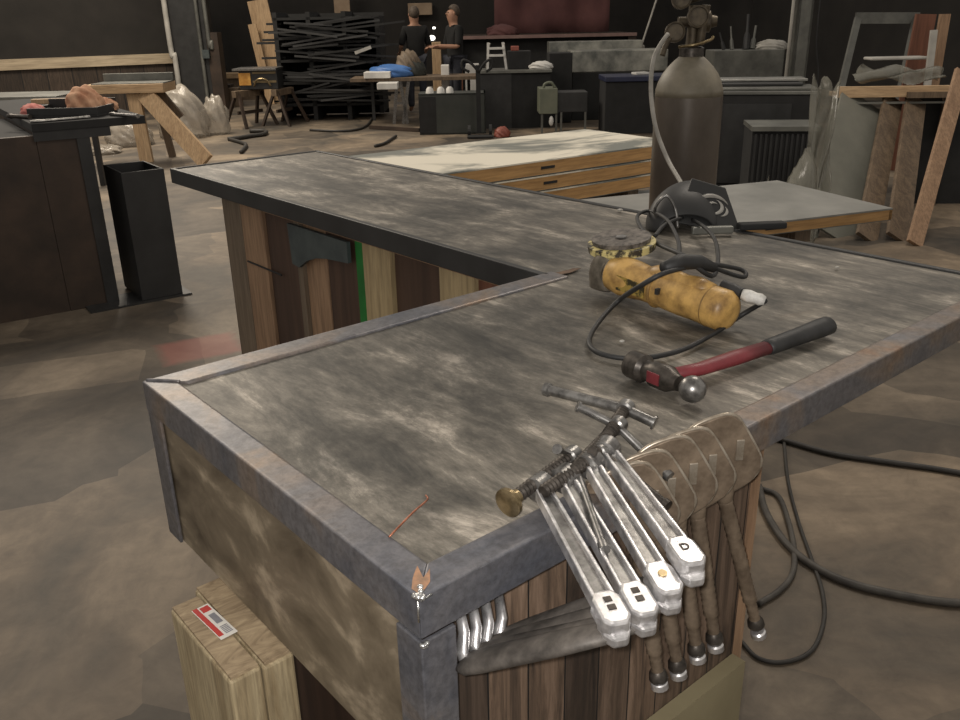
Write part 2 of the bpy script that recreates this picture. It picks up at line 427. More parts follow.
angle((GX, 0, CT), (GX, EY, CT), (-1, 0, 0), m0=1, m1=1, w=.016, mat='charcoal')
# corner uprights of angle iron
mb = MB()
mb.prism((0, 0, .92), (1, 0, 0), (0, 1, 0), [(.0005, .0005), (.042, .0005), (.042, .006), (.006, .006), (.006, .042), (.0005, .042)], .20)
part('corner_upright', mb, 'rim', t, bev=.0015)
mb = MB(); mb.span((.001, BW-.006, .815), (.04, BW-.001, CT-.04)); mb.span((.001, BW-.045, .815), (.006, BW-.001, CT-.04))
part('corner_upright', mb, 'rim', t, bev=.0015)
# weld where the edges meet
mb = MB()
for i, (dx, dy, dz, r) in enumerate([(.002, .002, .002, .0045), (.004, .000, .001, .004), (.0, .006, .0015, .0035), (.007, .006, .003, .003), (.010, .011, .0035, .0032)]):
    mb.ball((dx, dy, CT+dz), (r, r, r*.8), 10)
mb.cyl((.001, -.0012, CT-.001), (.014, -.0012, CT+.0005), .0013, n=6); mb.cyl((-.001, .0, CT-.001), (-.001, .0, CT-.024), .0011, n=6)
part('weld_bead', mb, 'weld', t, smooth=True)
mb = MB()
for i in range(5): mb.ball((.0025+.001*i, .001, CT-.052-.002*(i % 2)), (.0035, .0035, .0025), 8)
part('weld_bead', mb, 'weld', t, smooth=True)
mb = MB()
mb.prism((.0, .0, CT+.0028), (1, 0, 0), (0, 1, 0), [(.004, .002), (.022, .012), (.034, .028), (.021, .021), (.028, .040), (.014, .028), (.003, .015)], .0006)
part('heat_stain', mb, 'rust', t)
mb = MB()
mb.tube([(0.006, BW-.004, CT+.003), (.025, BW-.024, CT+.0035), (.04, BW-.042, CT+.003)], .0025, 8)
part('weld_bead', mb, 'rim', t, smooth=True)
mb = MB()
mb.prism((.83, .66, CT+.0018), (1, 0, 0), (0, 1, 0), [(-.02, .012), (.02, .004), (.06, .004), (.07, -.006), (.03, -.014), (.0, -.008)], .0008)
part('burn_mark', mb, nm('brown_burn', (60, 42, 30), (110, 86, 66), 30, rough=.7), t)
# stained apron at the end, planked body below
part('end_apron', MB().span((.008, .03, .815), (.022, BW-.03, CT-.03)), 'apron', t)
bxr = Y(740, 610, .05).x
part('kick_board', MB().span((.06, .030, .0), (bxr-.002, .054, Y(737, 668, .03).z)), 'tan', t)
part('front_planking', MB().span((.03, .055, .0), (bxr, .075, CT-.012)), 'planks', t)
part('end_planking', MB().span((.10, .08, .0), (.118, BW-.08, .84)), 'studdark', t)
part('corner_batten', MB().span((bxr, .045, .05), (bxr+.008, .075, CT-.012)), 'studwood', t)
part('inner_planking', MB().span((.12, BW-.08, 0), (.9, BW-.06, CT-.04)), 'studdark', t)
part('body_side', MB().span((bxr-.015, .08, 0), (bxr, BW-.08, CT-.012)), 'blackm', t)
# framed wall under the far arm: top rail, boards and studs of different ages
part('top_rail', MB().span((.868, .75, .992), (.90, 2.02, 1.028)), 'studwood', t)
segs = [(2.33, 2.19, 'studgrey', .0), (2.19, 2.03, 'studwood', 0), (2.03, 1.825, 'studdark', .01), (1.825, 1.79, 'studgrey', .0), (1.79, 1.66, 'studwood', .012),
        (1.66, 1.49, 'studdark', .014), (1.49, 1.444, 'green', .006), (1.444, 1.31, 'studpale', 0), (1.31, 1.10, 'studdark', .014), (1.10, .965, 'studpale', 0), (.965, .74, 'redwood', .012)]
for i, (y0, y1, mt, rec) in enumerate(segs):
    ztop = 1.028 if y0 > 2.0 else .993
    o = part('wall_board', MB().span((.87+rec, y1+.0015, 0), (.90+rec, y0-.0015, ztop)), mt, t)
    if mt == 'green': o['label'] = 'bright green painted board edge'
part('back_skin', MB().span((1.30, .95, 0), (1.33, 2.32, CT-.012)), 'studdark', t)
mb = MB(); mb.prism((.862, 0, 0), (0, 1, 0), (0, 0, 1), [(1.84, .985), (1.50, .985), (1.50, .925), (1.62, .915), (1.68, .905), (1.74, .885), (1.79, .855), (1.83, .86)], .012)
o = part('steel_bracket', mb, 'scale', t)
part('dark_nail_line', MB().cyl((.866, 2.17, .80), (.866, 1.93, .80), .003, n=6), 'blackm', t)

# copper wire scrap on the top
w0 = Z(389, 537, CT+.004); w1 = Z(427, 500, CT+.004)
o = MB().tube([w0, w0.lerp(w1, .5)+Vector((.003, -.003, .006)), w1, w1+Vector((.006, .010, -.001))], .0011, 6).build('wire_scrap', 'copper', smooth=True)
tag(o, 'short bent copper wire lying on the steel top near the welded corner', 'wire')
# pale blobs of slag
for (px, py, r) in ((622, 342, .004), (837, 268, .004), (620, 211, .007)):
    p = Z(px, py, CT+.002)
    o = MB().ball(p+Vector((0, 0, r*.4)), (r*1.3, r, r*.5), 8).build('slag_crumb', 'offwhite', smooth=True)
    tag(o, {622: 'pale slag crumb beside the loop of black cord in front of the grinder', 837: 'pale slag crumb on the bare steel top beyond the hammer grip', 620: 'flat pale slag crumb behind the grinder disc near the rear edge'}[px], 'crumb')

# timbers standing under the apron
def timber(name, lab, x0, x1, y0, y1, z1):
    r = thing(name, lab, 'timber', ((x0+x1)/2, (y0+y1)/2, 0))
    part('post_body', MB().span((x0, y0, 0), (x1, y1, z1-.004)), 'treated', r, world=True, bev=.004)
    part('end_grain', MB().span((x0+.003, y0+.003, z1-.004), (x1-.003, y1-.003, z1)), 'treatend', r, world=True)
    return r
r = timber('timber_post', 'treated timber post with a red and white sticker on its sawn end', -.072, -.0295, .31, .497, .813)
lb = MB(); a = [Z(195, 610, .8142), Z(207, 605, .8142), Z(235, 631, .8142), Z(221, 640, .8142)]
u = (a[2]-a[1]).normalized(); v = Vector((-u.y, u.x, 0)); c = sum(a, Vector())/4; ln_ = .082; wd = .024
st = part('sticker', MB().prism(c, u, v, [(-ln_/2, -wd/2), (ln_/2, -wd/2), (ln_/2, wd/2), (-ln_/2, wd/2)], .0006), 'sticker', r, world=True)
part('red_band', MB().prism(c+Vector((0, 0, .0006)), u, v, [(-ln_/2, -wd*.46), (ln_*.42, -wd*.46), (ln_*.42, -wd*.18), (-ln_/2, -wd*.18)], .0003), 'stickerred', st, world=True)
part('red_band', MB().prism(c+Vector((0, 0, .0006)), u, v, [(-ln_*.46, -wd*.1), (-ln_*.30, -wd*.1), (-ln_*.30, wd*.4), (-ln_*.46, wd*.4)], .0003), 'stickerred', st, world=True)
mb = MB(); mb.prism(c+Vector((0, 0, .0006)), u, v, [(-ln_*.2, 0), (ln_*.1, 0), (ln_*.1, wd*.36), (-ln_*.2, wd*.36)], .0003)
for i in range(6): mb.prism(c+Vector((0, 0, .0006)), u, v, [(ln_*(.2+i*.04), -wd*.05), (ln_*(.22+i*.04), -wd*.05), (ln_*(.22+i*.04), wd*.38), (ln_*(.2+i*.04), wd*.38)], .0003)
part('printed_code', mb, 'inkgrey', st, world=True)
timber('timber_post', 'treated timber post without sticker, pressed against the stickered one under the panel', -.0285, .014, .306, .518, .8125)

# ------------------------------------------------------------------ grinder
g0 = Z(612, 272, 1.118); g1 = Z(732, 313, 1.106)
ax = (g1-g0).normalized(); L = (g1-g0).length
t = thing('angle_grinder', 'worn yellow angle grinder with a flap disc lying on the counter', 'grinder', (g0.x, g0.y, CT))
UPZ = Vector((0, 0, 1)); side = UPZ.cross(ax).normalized()
prof = [(-.0, .024), (.01, .033), (.04, .036), (.075, .034), (.10, .031), (.13, .031), (.17, .032), (.20, .033), (.225, .033), (.25, .033)]
k = L/.36
prof = [(a*k*1.12, r) for a, r in prof] + [(L*.80, .033), (L*.84, .0345), (L*.95, .034), (L*.985, .028), (L, .018)]
prof = sorted(prof)
body = part('motor_body', MB().lathe(g0, ax, prof, 28, upv=(0, 0, 1)), 'yellow', t, world=True, smooth=True)
mb = MB()
p = g0+ax*(L*.55)
mb.rings([(g0+ax*(L*.34)+UPZ*.018, .014), (g0+ax*(L*.42)+UPZ*.024, .017), (g0+ax*(L*.50)+UPZ*.030, .018), (g0+ax*(L*.56)+UPZ*.024, .017), (g0+ax*(L*.64)+UPZ*.022, .017), (g0+ax*(L*.74)+UPZ*.024, .018), (g0+ax*(L*.84)+UPZ*.022, .016)], 16)
part('handle_ridge', mb, 'yellow', t, world=True, smooth=True)
seam = nm('worn_yellow_seam', (110, 84, 44), (160, 126, 70), 30, rough=.6)
for a in (.42, .84): part('seam_ring', MB().lathe(g0+ax*(L*a), ax, [(0, .0335), (.003, .0352), (.006, .0335)], 28), seam, t, world=True, smooth=True)
pl = g0+ax*(L*.22)-side*.0375
mb = MB(); mb.prism(g0+ax*(L*.27)-side*.0325+Vector((0, 0, -.002)), ax, (0, 0, 1), [(-.03, -.013), (.035, -.012), (.035, .012), (-.03, .014)], .002)
part('rating_plate', mb, nm('grimy_label', (50, 44, 22), (150, 126, 60), 60, rough=.5, lo=.45, hi=.55), t, world=True)
mb = MB(); mb.box(g0+ax*(L*.52)-side*.031+Vector((0, 0, .008)), (.006, .014, .010), rz=math.atan2(ax.y, ax.x))
part('switch', mb, 'rubber', t, world=True)
hd = g0-ax*.012
mb = MB(); mb.lathe(hd+Vector((0, 0, -.036)), (0, 0, 1), [(0, .018), (.006, .032), (.03, .034), (.05, .03), (.066, .022), (.07, .018)], 20)
mb.lathe(hd-ax*.03, ax, [(0, .012), (.006, .022), (.03, .030), (.045, .032)], 20)
part('gear_case', mb, 'gear', t, world=True, smooth='auto')
dc = Z(622, 240, 1.168); dc = Vector((dc.x, dc.y, 1.156)); nrm = Vector((-.10, .02, 1)).normalized()
mb = MB(); mb.lathe(hd+Vector((0, 0, .03)), (dc-(hd+Vector((0, 0, .03)))), [(0, .014), (.006, .012), ((dc-hd).length-.03, .012)], 16)
part('spindle', mb, 'gear', t, world=True, smooth='auto')
part('guard', MB().lathe(dc-nrm*.006, nrm, [(0, .05), (.001, .062), (.014, .063), (.015, .060), (.0152, .02)], 40), 'yellowflake', t, world=True, smooth='auto')
part('flap_disc', MB().lathe(dc+nrm*.010, nrm, [(0, .054), (.008, .055), (.010, .050), (.007, .020), (.006, .012), (.006, .001)], 40), nm('grey_abrasive', (50, 46, 42), (120, 112, 104), 80, rough=.6), t, world=True, smooth='auto')
part('clamp_nut', MB().lathe(dc+nrm*.0155, nrm, [(0, .011), (.004, .011), (.0042, .004)], 6), 'steelgrey', t, world=True)
s0 = Z(733, 290, 1.135); s1 = Z(742, 294, 1.132); s2 = Z(765, 301, 1.125)
part('strain_relief', MB().rings([(s0-(s1-s0)*1.2, .010), (s0, .011), (s1, .010)], 14), 'rubber', t, world=True, smooth='auto')
part('taped_joint', MB().rings([(s1, .0085), (s1.lerp(s2, .3), .0105), (s1.lerp(s2, .6), .009), (s1.lerp(s2, .8), .010), (s2, .007)], 14), 'tape', t, world=True, smooth=True)
zc = CT+.0075
cp = [s2, Z(762, 303, 1.118), Z(740, 316, 1.09), Z(716, 332, zc+.002), Z(684, 349, zc), Z(652, 357, zc), Z(622, 358, zc), Z(597, 352, zc), Z(589, 341, zc), Z(598, 323, zc+.004), Z(618, 301, 1.10), Z(640, 286, 1.145), Z(662, 274, 1.168),
      Z(684, 268, 1.165), Z(707, 264, 1.15), Z(735, 268, 1.11), Z(745, 272, 1.10), Z(744, 277, 1.10), Z(728, 273, 1.12), Z(700, 262, 1.163), Z(676, 252, 1.172), Z(655, 242, 1.16), Z(640, 226, 1.14), Z(638, 215, 1.12), Z(650, 211, 1.11), Z(667, 220, 1.13), Z(678, 240, 1.155), Z(680, 258, 1.168),
      Z(690, 262, 1.172), Z(712, 276, 1.14), Z(718, 260, 1.125), Z(714, 238, 1.11), Z(700, 224, 1.10), Z(684, 218, 1.10), Z(666, 224, 1.13), Z(655, 236, 1.15)]
part('power_cord', MB().tube(cp, .0042, 8, 6), 'rubber', t, world=True, smooth=True)
mb = MB(); mb.rings([(Z(664, 268, 1.172), .010), (Z(680, 262, 1.174), .014), (Z(700, 262, 1.170), .012), (Z(714, 268, 1.155), .008)], 12)
part('cord_wrap', mb, 'rubber', t, world=True, smooth=True)

# ------------------------------------------------------------------ hammer
hz = CT+.022
h0 = Z(630, 363, hz); hb = Z(697, 391, hz); ax = (hb-h0).normalized(); L = (hb-h0).length
t = thing('ball_peen_hammer', 'ball peen hammer with red and black handle lying on the counter', 'hammer', ((h0.x+hb.x)/2, (h0.y+hb.y)/2, CT))
part('hammer_head', MB().lathe(h0, ax, [(0, .016), (.003, .020), (.028, .0205), (.034, .015), (.042, .015), (.05, .0185), (.075, .0185), (.088, .012), (.094, .011)], 24), 'darksteel', t, world=True, smooth='auto')
part('ball_peen', MB().ball(h0+ax*(L-.008), .0185, 24), 'steelgrey', t, world=True, smooth=True)
sd = UPZ.cross(ax).normalized(); 
e0 = h0+ax*.062
a0 = Z(700, 369, CT+.018); a1 = Z(766, 348, CT+.015); a2 = Z(829, 325, CT+.017)
if (a0-e0).dot(sd) < 0: sd = -sd
mb = MB(); mb.prism(e0-sd*.0185-Vector((0, 0, -.002)), ax, (0, 0, 1), [(-.010, -.008), (.012, -.008), (.012, .008), (-.010, .008)], .002)
part('red_inset', mb, 'red', t, world=True)
hv = (a2-a0).normalized()
part('handle_shaft', MB().rings([(e0, .010), (a0, .0115), (a0.lerp(a1, .5), .0135), (a1, .0125)], 16, sq=.8, upv=(0, 0, 1)), 'red', t, world=True, smooth=True)
part('rubber_grip', MB().rings([(a1, .013), (a1+hv*.01, .0145), (a1.lerp(a2, .5), .0155), (a2-hv*.02, .0175), (a2-hv*.004, .017), (a2, .010)], 18, sq=.85, upv=(0, 0, 1)), 'rubber', t, world=True, smooth=True)

# ------------------------------------------------------------------ bright C-clamps lying over the edge
blocks = [((540, 487), (603, 600), (616, 622)), ((565, 478), (630, 590), (640, 606)), ((590, 464), (655, 570), (666, 592)), ((606, 450), (677, 545), (686, 566))]
pins = [((557, 449), (605, 550), (571, 456), .0042), ((592, 452), (668, 506), (601, 452), .0046), ((577, 406), (670, 477), (617, 426), .0050), ((545, 389), (655, 423), (625, 409), .0066)]
screws = [((516, 497), (571, 456)), ((543, 492), (601, 452)), ((572, 472), (617, 426)), ((594, 456), (625, 409))]
ends = [((465, 664), (463, 612)), ((476, 656), (476, 609)), ((487, 649), (489, 606)), ((500, 641), (503, 603))]
zs = [1.094, 1.098, 1.102, 1.106]; ys = [-.118, -.118, -.12, -.12]
labs = ['bright C-clamp nearest the welded corner, brass swivel pad showing', 'bright C-clamp second from the welded corner among the silver ones', 'bright C-clamp third from the welded corner among the silver ones', 'bright C-clamp with a D on its end block, beside the bronze clamps']
for i in range(4):
    (c0, b0, b1) = blocks[i]
    A = Z(*c0, zs[i]); B = Y(*b0, ys[i]); Cc = Y(*b1, ys[i])
    t = thing('c_clamp', labs[i], 'clamp', (A.x, A.y, CT))
    dn = (B-A).normalized()
    sd = dn.cross(Vector((0, 0, 1))).normalized()
    nrm = sd.cross(dn).normalized()
    part('web', MB().beam(A+dn*.012, B, .014, .004, up=nrm), 'steelgrey', t, world=True)
    mb = MB(); mb.beam(A+dn*.012+sd*.0070, B+sd*.009, .0040, .014, up=nrm); mb.beam(A+dn*.012-sd*.0070, B-sd*.009, .0040, .014, up=nrm)
    part('arm', mb, 'chrome', t, world=True, bev=.0012)
    # corner block
    w = .0138
    mb = MB(); mb.prism(B+dn*.016, sd, dn, [(-w*.6, -.020), (w*.6, -.020), (w, -.010), (w, .014), (w*.55, .022), (-w*.55, .022), (-w, .014), (-w, -.010)], .017)
    blk = part('end_block', mb, 'chrome', t, world=True, bev=.003)
    mb = MB(); mb.prism(B+dn*.027-nrm*.010, sd, dn, [(-w*.9, -.01), (w*.9, -.01), (w*.9, .006), (w*.5, .016), (-w*.5, .016), (-w*.9, .006)], .012)
    part('end_lip', mb, 'chrome', t, world=True, bev=.003)
    if i == 3:
        cu = bpy.data.curves.new('letter', 'FONT'); cu.body = 'D'; cu.size = .013; cu.extrude = .0006; cu.align_x = 'CENTER'; cu.align_y = 'CENTER'
        ob = bpy.data.objects.new('letter_tmp', cu); COL.objects.link(ob)
        dg = bpy.context.evaluated_depsgraph_get(); me = bpy.data.meshes.new_from_object(ob.evaluated_get(dg)); bpy.data.objects.remove(ob)
        lo_ = bpy.data.objects.new('stamped_letter', me); COL.objects.link(lo_); me.materials.append(M['darksteel'])
        yv = -dn; xv = yv.cross(nrm).normalized(); 
        R3 = Matrix((xv, yv, nrm)).transposed().to_4x4()
        R3.translation = B+dn*.014+nrm*.0088
        me.transform(root_matrix(blk).inverted() @ R3); lo_.parent = blk
    else:
        mb = MB(); q = B+dn*.014+nrm*.0087
        if i == 2: mb.lathe(q, nrm, [(0, .0045), (.001, .0045), (.001, .002)], 14)
        else:
            for a_ in (-.005, .005): mb.beam(q+dn*a_-sd*.0035, q+dn*a_+sd*.0035, .006, .0016, up=nrm)
        part('raised_mark', mb, 'brass' if i == 2 else 'darksteel', blk, world=True)
    # spine going back under the rim and the far arm
    E0 = Y(*ends[i][0], -.002+.002*i); E1 = Y(*ends[i][1], .022)
    s_ = B+dn*.026-nrm*.012
    part('spine', MB().rings([(s_, .015), (s_.lerp(E0, .3), .018), (s_.lerp(E0, .85), .0185), (s_.lerp(E0, .96), .017), (E0+(E0-s_)*.03, .010)], 14, sq=.5, upv=(0, 0, 1)), 'spine', t, world=True, smooth=True)
    mb = MB(); mb.rings([(E0+Vector((.012, -.002, -.004)), .0075), (E0, .0085), (E0.lerp(E1, .25)+Vector((-.003, 0, 0)), .0085), (E0.lerp(E1, .6), .0075), (E1+Vector((0, .008, .012)), .006)], 8, sq=.7, upv=(1, 0, 0))
    part('lower_arm', mb, 'chrome', t, world=True, smooth=True)
    # collar, screw, pad and sliding pin
    S0 = Z(*screws[i][0], zs[i]+.004); S1 = Z(*screws[i][1], zs[i]+.010); sa = (S1-S0).normalized()
    mb = MB(); n_ = int((S1-S0).length/.0028); pr = []
    for j in range(n_+1): pr.append((S0.lerp(S1, j/n_), .0078 if j % 2 else .0064))
    mb.rings(pr, 14); part('screw', mb, 'darksteel', t, world=True, smooth='auto')
    part('collar', MB().lathe(A-sa*.011, sa, [(0, .010), (.002, .0145), (.020, .0145), (.022, .010)], 18), 'steelgrey', t, world=True, smooth='auto')
    part('screw_head', MB().lathe(S1-sa*.006, sa, [(0, .008), (.002, .0105), (.014, .0105), (.018, .007)], 16), 'steelgrey', t, world=True, smooth='auto')
    p0, p1, pc, pr_ = pins[i]
    dz = (1.11, 1.12, 1.125, 1.12)[i]
    dv0 = Z(*p0, zs[i]+(.035, .02, .035, .01)[i]); dvc = S1.copy(); dv1 = Z(*p1, zs[i]) if i else Y(*p1, -.075)
    if i == 2: dv1 = Y(*p1, -.02)
    if i == 1: dv1 = Y(*p1, -.06)
    mb = MB(); mb.rings([(dv0, pr_*1.35), (dv0.lerp(dvc, .06), pr_*1.35), (dv0.lerp(dvc, .07), pr_), (dvc, pr_), (dvc.lerp(dv1, .93), pr_), (dvc.lerp(dv1, .94), pr_*1.35), (dv1, pr_*1.35)], 12)
    part('sliding_pin', mb, 'steelgrey' if i != 1 else 'darksteel', t, world=True, smooth='auto')
    if i == 0:
        part('swivel_pad', MB().lathe(S0-sa*.016, sa, [(0, .013), (.002, .016), (.006, .016), (.009, .012), (.012, .008), (.018, .008)], 20), 'brass', t, world=True, smooth='auto')

# ------------------------------------------------------------------ bronze C-clamps gripping the edge
U = Vector((.85, -.53, 0)).normalized(); V = Vector((0, 0, 1))
tips = [(660, 688), (679, 677), (698, 661), (716, 650), (759, 636)]
xo = [Y(px, py, -.032).x-.051 for px, py in ((678, 508), (694, 504), (714, 500), (732, 494), (758, 482))]
zo = [-.008, -.004, .0, -.002, -.002]
sidef = U.cross(V)
blab = ['bronze C-clamp nearest the silver clamps', 'second bronze C-clamp counting from the silver clamps', 'middle one of the five bronze C-clamps on the counter edge', 'fourth bronze C-clamp counting from the silver clamps', 'bronze C-clamp farthest from the silver clamps, its whole broad side showing']
for i in range(5):
    O = Vector((xo[i], 0, CT+zo[i]))
    t = thing('bronze_c_clamp', blab[i], 'clamp', (O.x, O.y, CT))
    zt_ = CT+.003-O.z
    ol = [(-.046, zt_), (-.046, zt_+.014), (-.024, .034), (.0, .042), (.016, .043), (.030, .033), (.059, -.016), (.060, -.034), (.050, -.050), (.026, -.064), (.004, -.072), (.002, -.060), (.003, -.046), (.003, zt_)]
    part('frame', MB().prism(O, U, V, ol, .007), 'bronze', t, world=True, bev=.0015)
    rib = [(-.044, zt_+.013), (-.024, .0335), (.0, .0415), (.015, .0425), (.029, .033), (.0585, -.016), (.0595, -.034), (.049, -.049), (.026, -.063)]
    pts = [O+U*a+V*b-sidef*0 for a, b in rib]
    part('edge_bead', MB().tube(pts, .0026, 8, 4), 'bead', t, world=True, smooth=True)
    mb = MB(); c = O+U*.030-V*.004
    for s_ in (-1, 1): mb.box(c+sidef*(.0045*s_), (.010, .0025, .028), rot=Matrix((U, sidef, V)).transposed())
    part('raised_mark', mb, 'bead', t, world=True, bev=.001)
    B = O+U*.018-V*.060
    part('screw_boss', MB().lathe(B+V*.014, -V, [(0, .009), (.002, .0105), (.026, .0105), (.030, .009)], 16), 'bronze', t, world=True, smooth='auto')
    T = Y(*tips[i], -.045)
    s0 = B-V*.012; d_ = (T-s0).normalized(); Ls = (T-s0).length
    mb = MB(); pr = []
    nn = 40
    for j in range(nn+1):
        tt = j/nn; r = .0092 if tt < .78 else .0072
        pr.append((s0+d_*(Ls*.93*tt), r+(.0006 if j % 2 else -.0006)))
    mb.rings(pr, 12); part('screw', mb, 'bronze', t, world=True, smooth=True)
    part('neck', MB().lathe(s0+d_*(Ls*.86), d_, [(0, .008), (.004, .0105), (.012, .0115), (.016, .009)], 14), 'darksteel', t, world=True, smooth='auto')
    part('silver_tip', MB().lathe(T-d_*.010, d_, [(0, .0085), (.002, .0105), (.009, .0105), (.012, .006)], 12), 'chrome', t, world=True, smooth='auto')

# ------------------------------------------------------------------ welding helmet at the rear edge
hp = Z(715, 214, CT); 
t = thing('welding_helmet', 'black welding helmet with a silver swirl emblem resting on the rear edge', 'helmet', (1.385, .735, CT), TH)
t.scale = (1.15, 1.0, 1.12)
W = lambda px, py, z: Z(px, py, z)
# shell: a tapering curved hood, seen from its side
def hsec(c, wx, wz, n=14, a0=-.1, a1=PI+.1): return [Vector(c)+Vector((math.cos(a0+(a1-a0)*j/n)*wx, 0, math.sin(a0+(a1-a0)*j/n)*wz)) for j in range(n+1)]
gr = []
for (x, y, wx, wz) in ((-.03, -.075, .055, .03), (-.03, -.05, .075, .065), (-.02, 0, .085, .085), (0, .05, .085, .088), (.01, .10, .080, .070), (.01, .135, .05, .035)):
    gr.append(hsec((x, y, .005), wx, wz))
part('shell', MB().sheet(gr), 'black', t, smooth=True, solid=.004, sub=1)
part('front_plate', MB().prism((.025, -.035, .052), (1, 0, -.22), (.12, .55, .8), [(-.068, -.058), (.072, -.058), (.03, .045), (-.045, .052)], .006), 'black', t, bev=.003)
mb = MB(); 
def epos(a, b): 
    u_ = Vector((1, 0, -.22)).normalized(); v_ = Vector((.12, .55, .8)).normalized(); w_ = u_.cross(v_)
    if w_.y > 0: w_ = -w_
    return Vector((.025, -.035, .052))+u_*a+v_*b+w_*.004
def crescent(cx, cy, r, a0, a1, w, n=12):
    A = [(cx+r*math.cos(a0+(a1-a0)*q/n), cy+r*.8*math.sin(a0+(a1-a0)*q/n)) for q in range(n+1)]
    B = [(cx+(r-w*math.sin(PI*q/n)-.0004)*math.cos(a0+(a1-a0)*q/n), cy+(r-w*math.sin(PI*q/n)-.0004)*.8*math.sin(a0+(a1-a0)*q/n)) for q in range(n, -1, -1)]
    P3 = [epos(*p) for p in A+B]; P4 = [epos(*p)+Vector((0, -.0012, .0004)) for p in A+B]
    lo2 = [mb.bm.verts.new(p) for p in P3]; hi2 = [mb.bm.verts.new(p) for p in P4]; m_ = len(lo2)
    for q in range(n):
        mb.bm.faces.new((hi2[q], hi2[q+1], hi2[m_-2-q], hi2[m_-1-q]))
    for q in range(m_): mb.bm.faces.new((lo2[q], lo2[(q+1) % m_], hi2[(q+1) % m_], hi2[q]))
crescent(.004, -.004, .034, .3, 3.3, .011); crescent(.006, -.006, .022, -2.2, 1.4, .008); crescent(.004, -.006, .014, .8, 4.4, .007)
crescent(-.020, .002, .018, 2.0, 4.6, .006); crescent(.022, -.012, .016, -1.6, 1.0, .006)
part('swirl_emblem', mb, 'emblem', t, smooth=True)
part('bright_rim', MB().tube([(-.085, -.05, .02), (-.095, -.06, .05), (-.075, -.065, .078), (-.055, -.07, .05), (-.05, -.085, .012)], .0032, 8), 'steelgrey', t, smooth=True)
part('lens_cover', MB().box((.015, -.11, .012), (.085, .016, .016), rz=.05), 'dullzinc', t, bev=.003)
part('head_band', MB().box((.125, -.075, .012), (.10, .03, .014), rz=.1), 'blackm', t, bev=.004)

# ------------------------------------------------------------------ gas cylinder with regulator
c = D(687, 120, 3.0); tx, ty = c.x, c.y
t = thing('gas_cylinder', 'tall brown welding gas cylinder standing behind the counter', 'gas cylinder', (tx, ty, 0), TH)
R_ = .112
part('cylinder_body', MB().lathe((0, 0, 0), (0, 0, 1), [(0, R_*.92), (.02, R_), (1.30, R_)], 40), 'tank', t, smooth='auto')
part('shoulder', MB().lathe((0, 0, 1.30), (0, 0, 1), [(0, R_), (.02, R_*.985), (.045, R_*.92), (.07, R_*.81), (.092, R_*.66), (.112, R_*.48), (.125, R_*.34)], 40), nm('dull_olive_shoulder_paint', (104, 98, 84), (128, 120, 104), 12, rough=.5, bs=.1), t, smooth=True)
part('neck_ring', MB().lathe((0, 0, 1.42), (0, 0, 1), [(0, .036), (.004, .040), (.03, .040), (.034, .034)], 24), 'darksteel', t, smooth='auto')
part('tag_ring', MB().tube([(-.05, -.03, 1.455), (0, -.05, 1.462), (.05, -.035, 1.475), (.06, -.03, 1.485)], .005, 8), 'brass', t, smooth=True)
mb = MB(); mb.lathe((0, 0, 1.45), (0, 0, 1), [(0, .022), (.03, .020), (.09, .018), (.13, .018)], 14); mb.cyl((-.05, 0, 1.53), (.06, 0, 1.53), .016)
mb.cyl((-.03, 0, 1.60), (.04, .0, 1.62), .020); mb.cyl((.02, -.02, 1.46), (.03, -.03, 1.58), .014)
part('valve', mb, 'gaugecase', t, smooth='auto')
for (x, y, z, r) in ((-.065, -.03, 1.50, .032), (.0, -.055, 1.545, .034), (-.05, -.03, 1.60, .032)):
    gdl = part('pressure_gauge', MB().lathe((x, y, z), (-.1, -1, .1), [(-.015, r*.8), (-.012, r), (.012, r), (.014, r*.85), (.010, r*.8)], 20), 'gaugecase', t, smooth='auto')
    part('dial', MB().lathe((x-.0015, y-.012, z+.001), (-.1, -1, .1), [(0, r*.66), (.001, r*.66)], 16), 'gaugecase', gdl)
part('regulator_body', MB().lathe((.03, 0, 1.53), (1, -.2, 0), [(0, .02), (.008, .034), (.022, .034), (.028, .02), (.045, .016)], 18), 'gaugecase', t, smooth='auto')
part('hose_outlet', MB().tube([(-.07, -.03, 1.50), (-.095, -.04, 1.46), (-.105, -.045, 1.43)], .009, 10), 'gaugecase', t, smooth=True)
hp_ = [D(668, 34, 2.86), D(661, 44, 2.84), D(654, 58, 2.82), D(651, 80, 2.80), D(652, 105, 2.78), D(657, 132, 2.75), D(668, 160, 2.70), D(680, 181, 2.60), D(690, 200, 2.50), D(694, 216, 2.45), Vector((1.52, .9, .8)), Vector((1.5, .9, .3)), Vector((1.55, .95, .01))]
part('gas_hose', MB().tube(hp_, .007, 8, 6), 'hose', t, world=True, smooth=True)

# ------------------------------------------------------------------ steel box tube standing on end
c0 = Z(143, 303, 0); q0 = Z(122, 173, .775); q1 = Z(167, 170, .775); q2 = Z(102, 165, .775)
e = q1-q0; W_ = e.length; ang = -.08
t = thing('steel_box_tube', 'tall open-topped charcoal steel box tube standing by the dark cabinet', 'steel tube', (c0.x, c0.y, 0), ang)
Hh = .775; Dp = (q2-q0).length; th = .012
mb = MB(); mb.span((0, 0, .012), (W_, th, Hh)); mb.span((0, Dp-th, .012), (W_, Dp, Hh)); mb.span((0, th, .012), (th, Dp-th, Hh)); mb.span((W_-th, th, .012), (W_, Dp-th, Hh)); mb.span((th, th, .012), (W_-th, Dp-th, .03))
part('tube_walls', mb, 'charcoal', t, bev=.003)
part('base_plate', MB().span((-.30, -.02, 0), (W_+.05, Dp*.6, .012)), 'black', t)
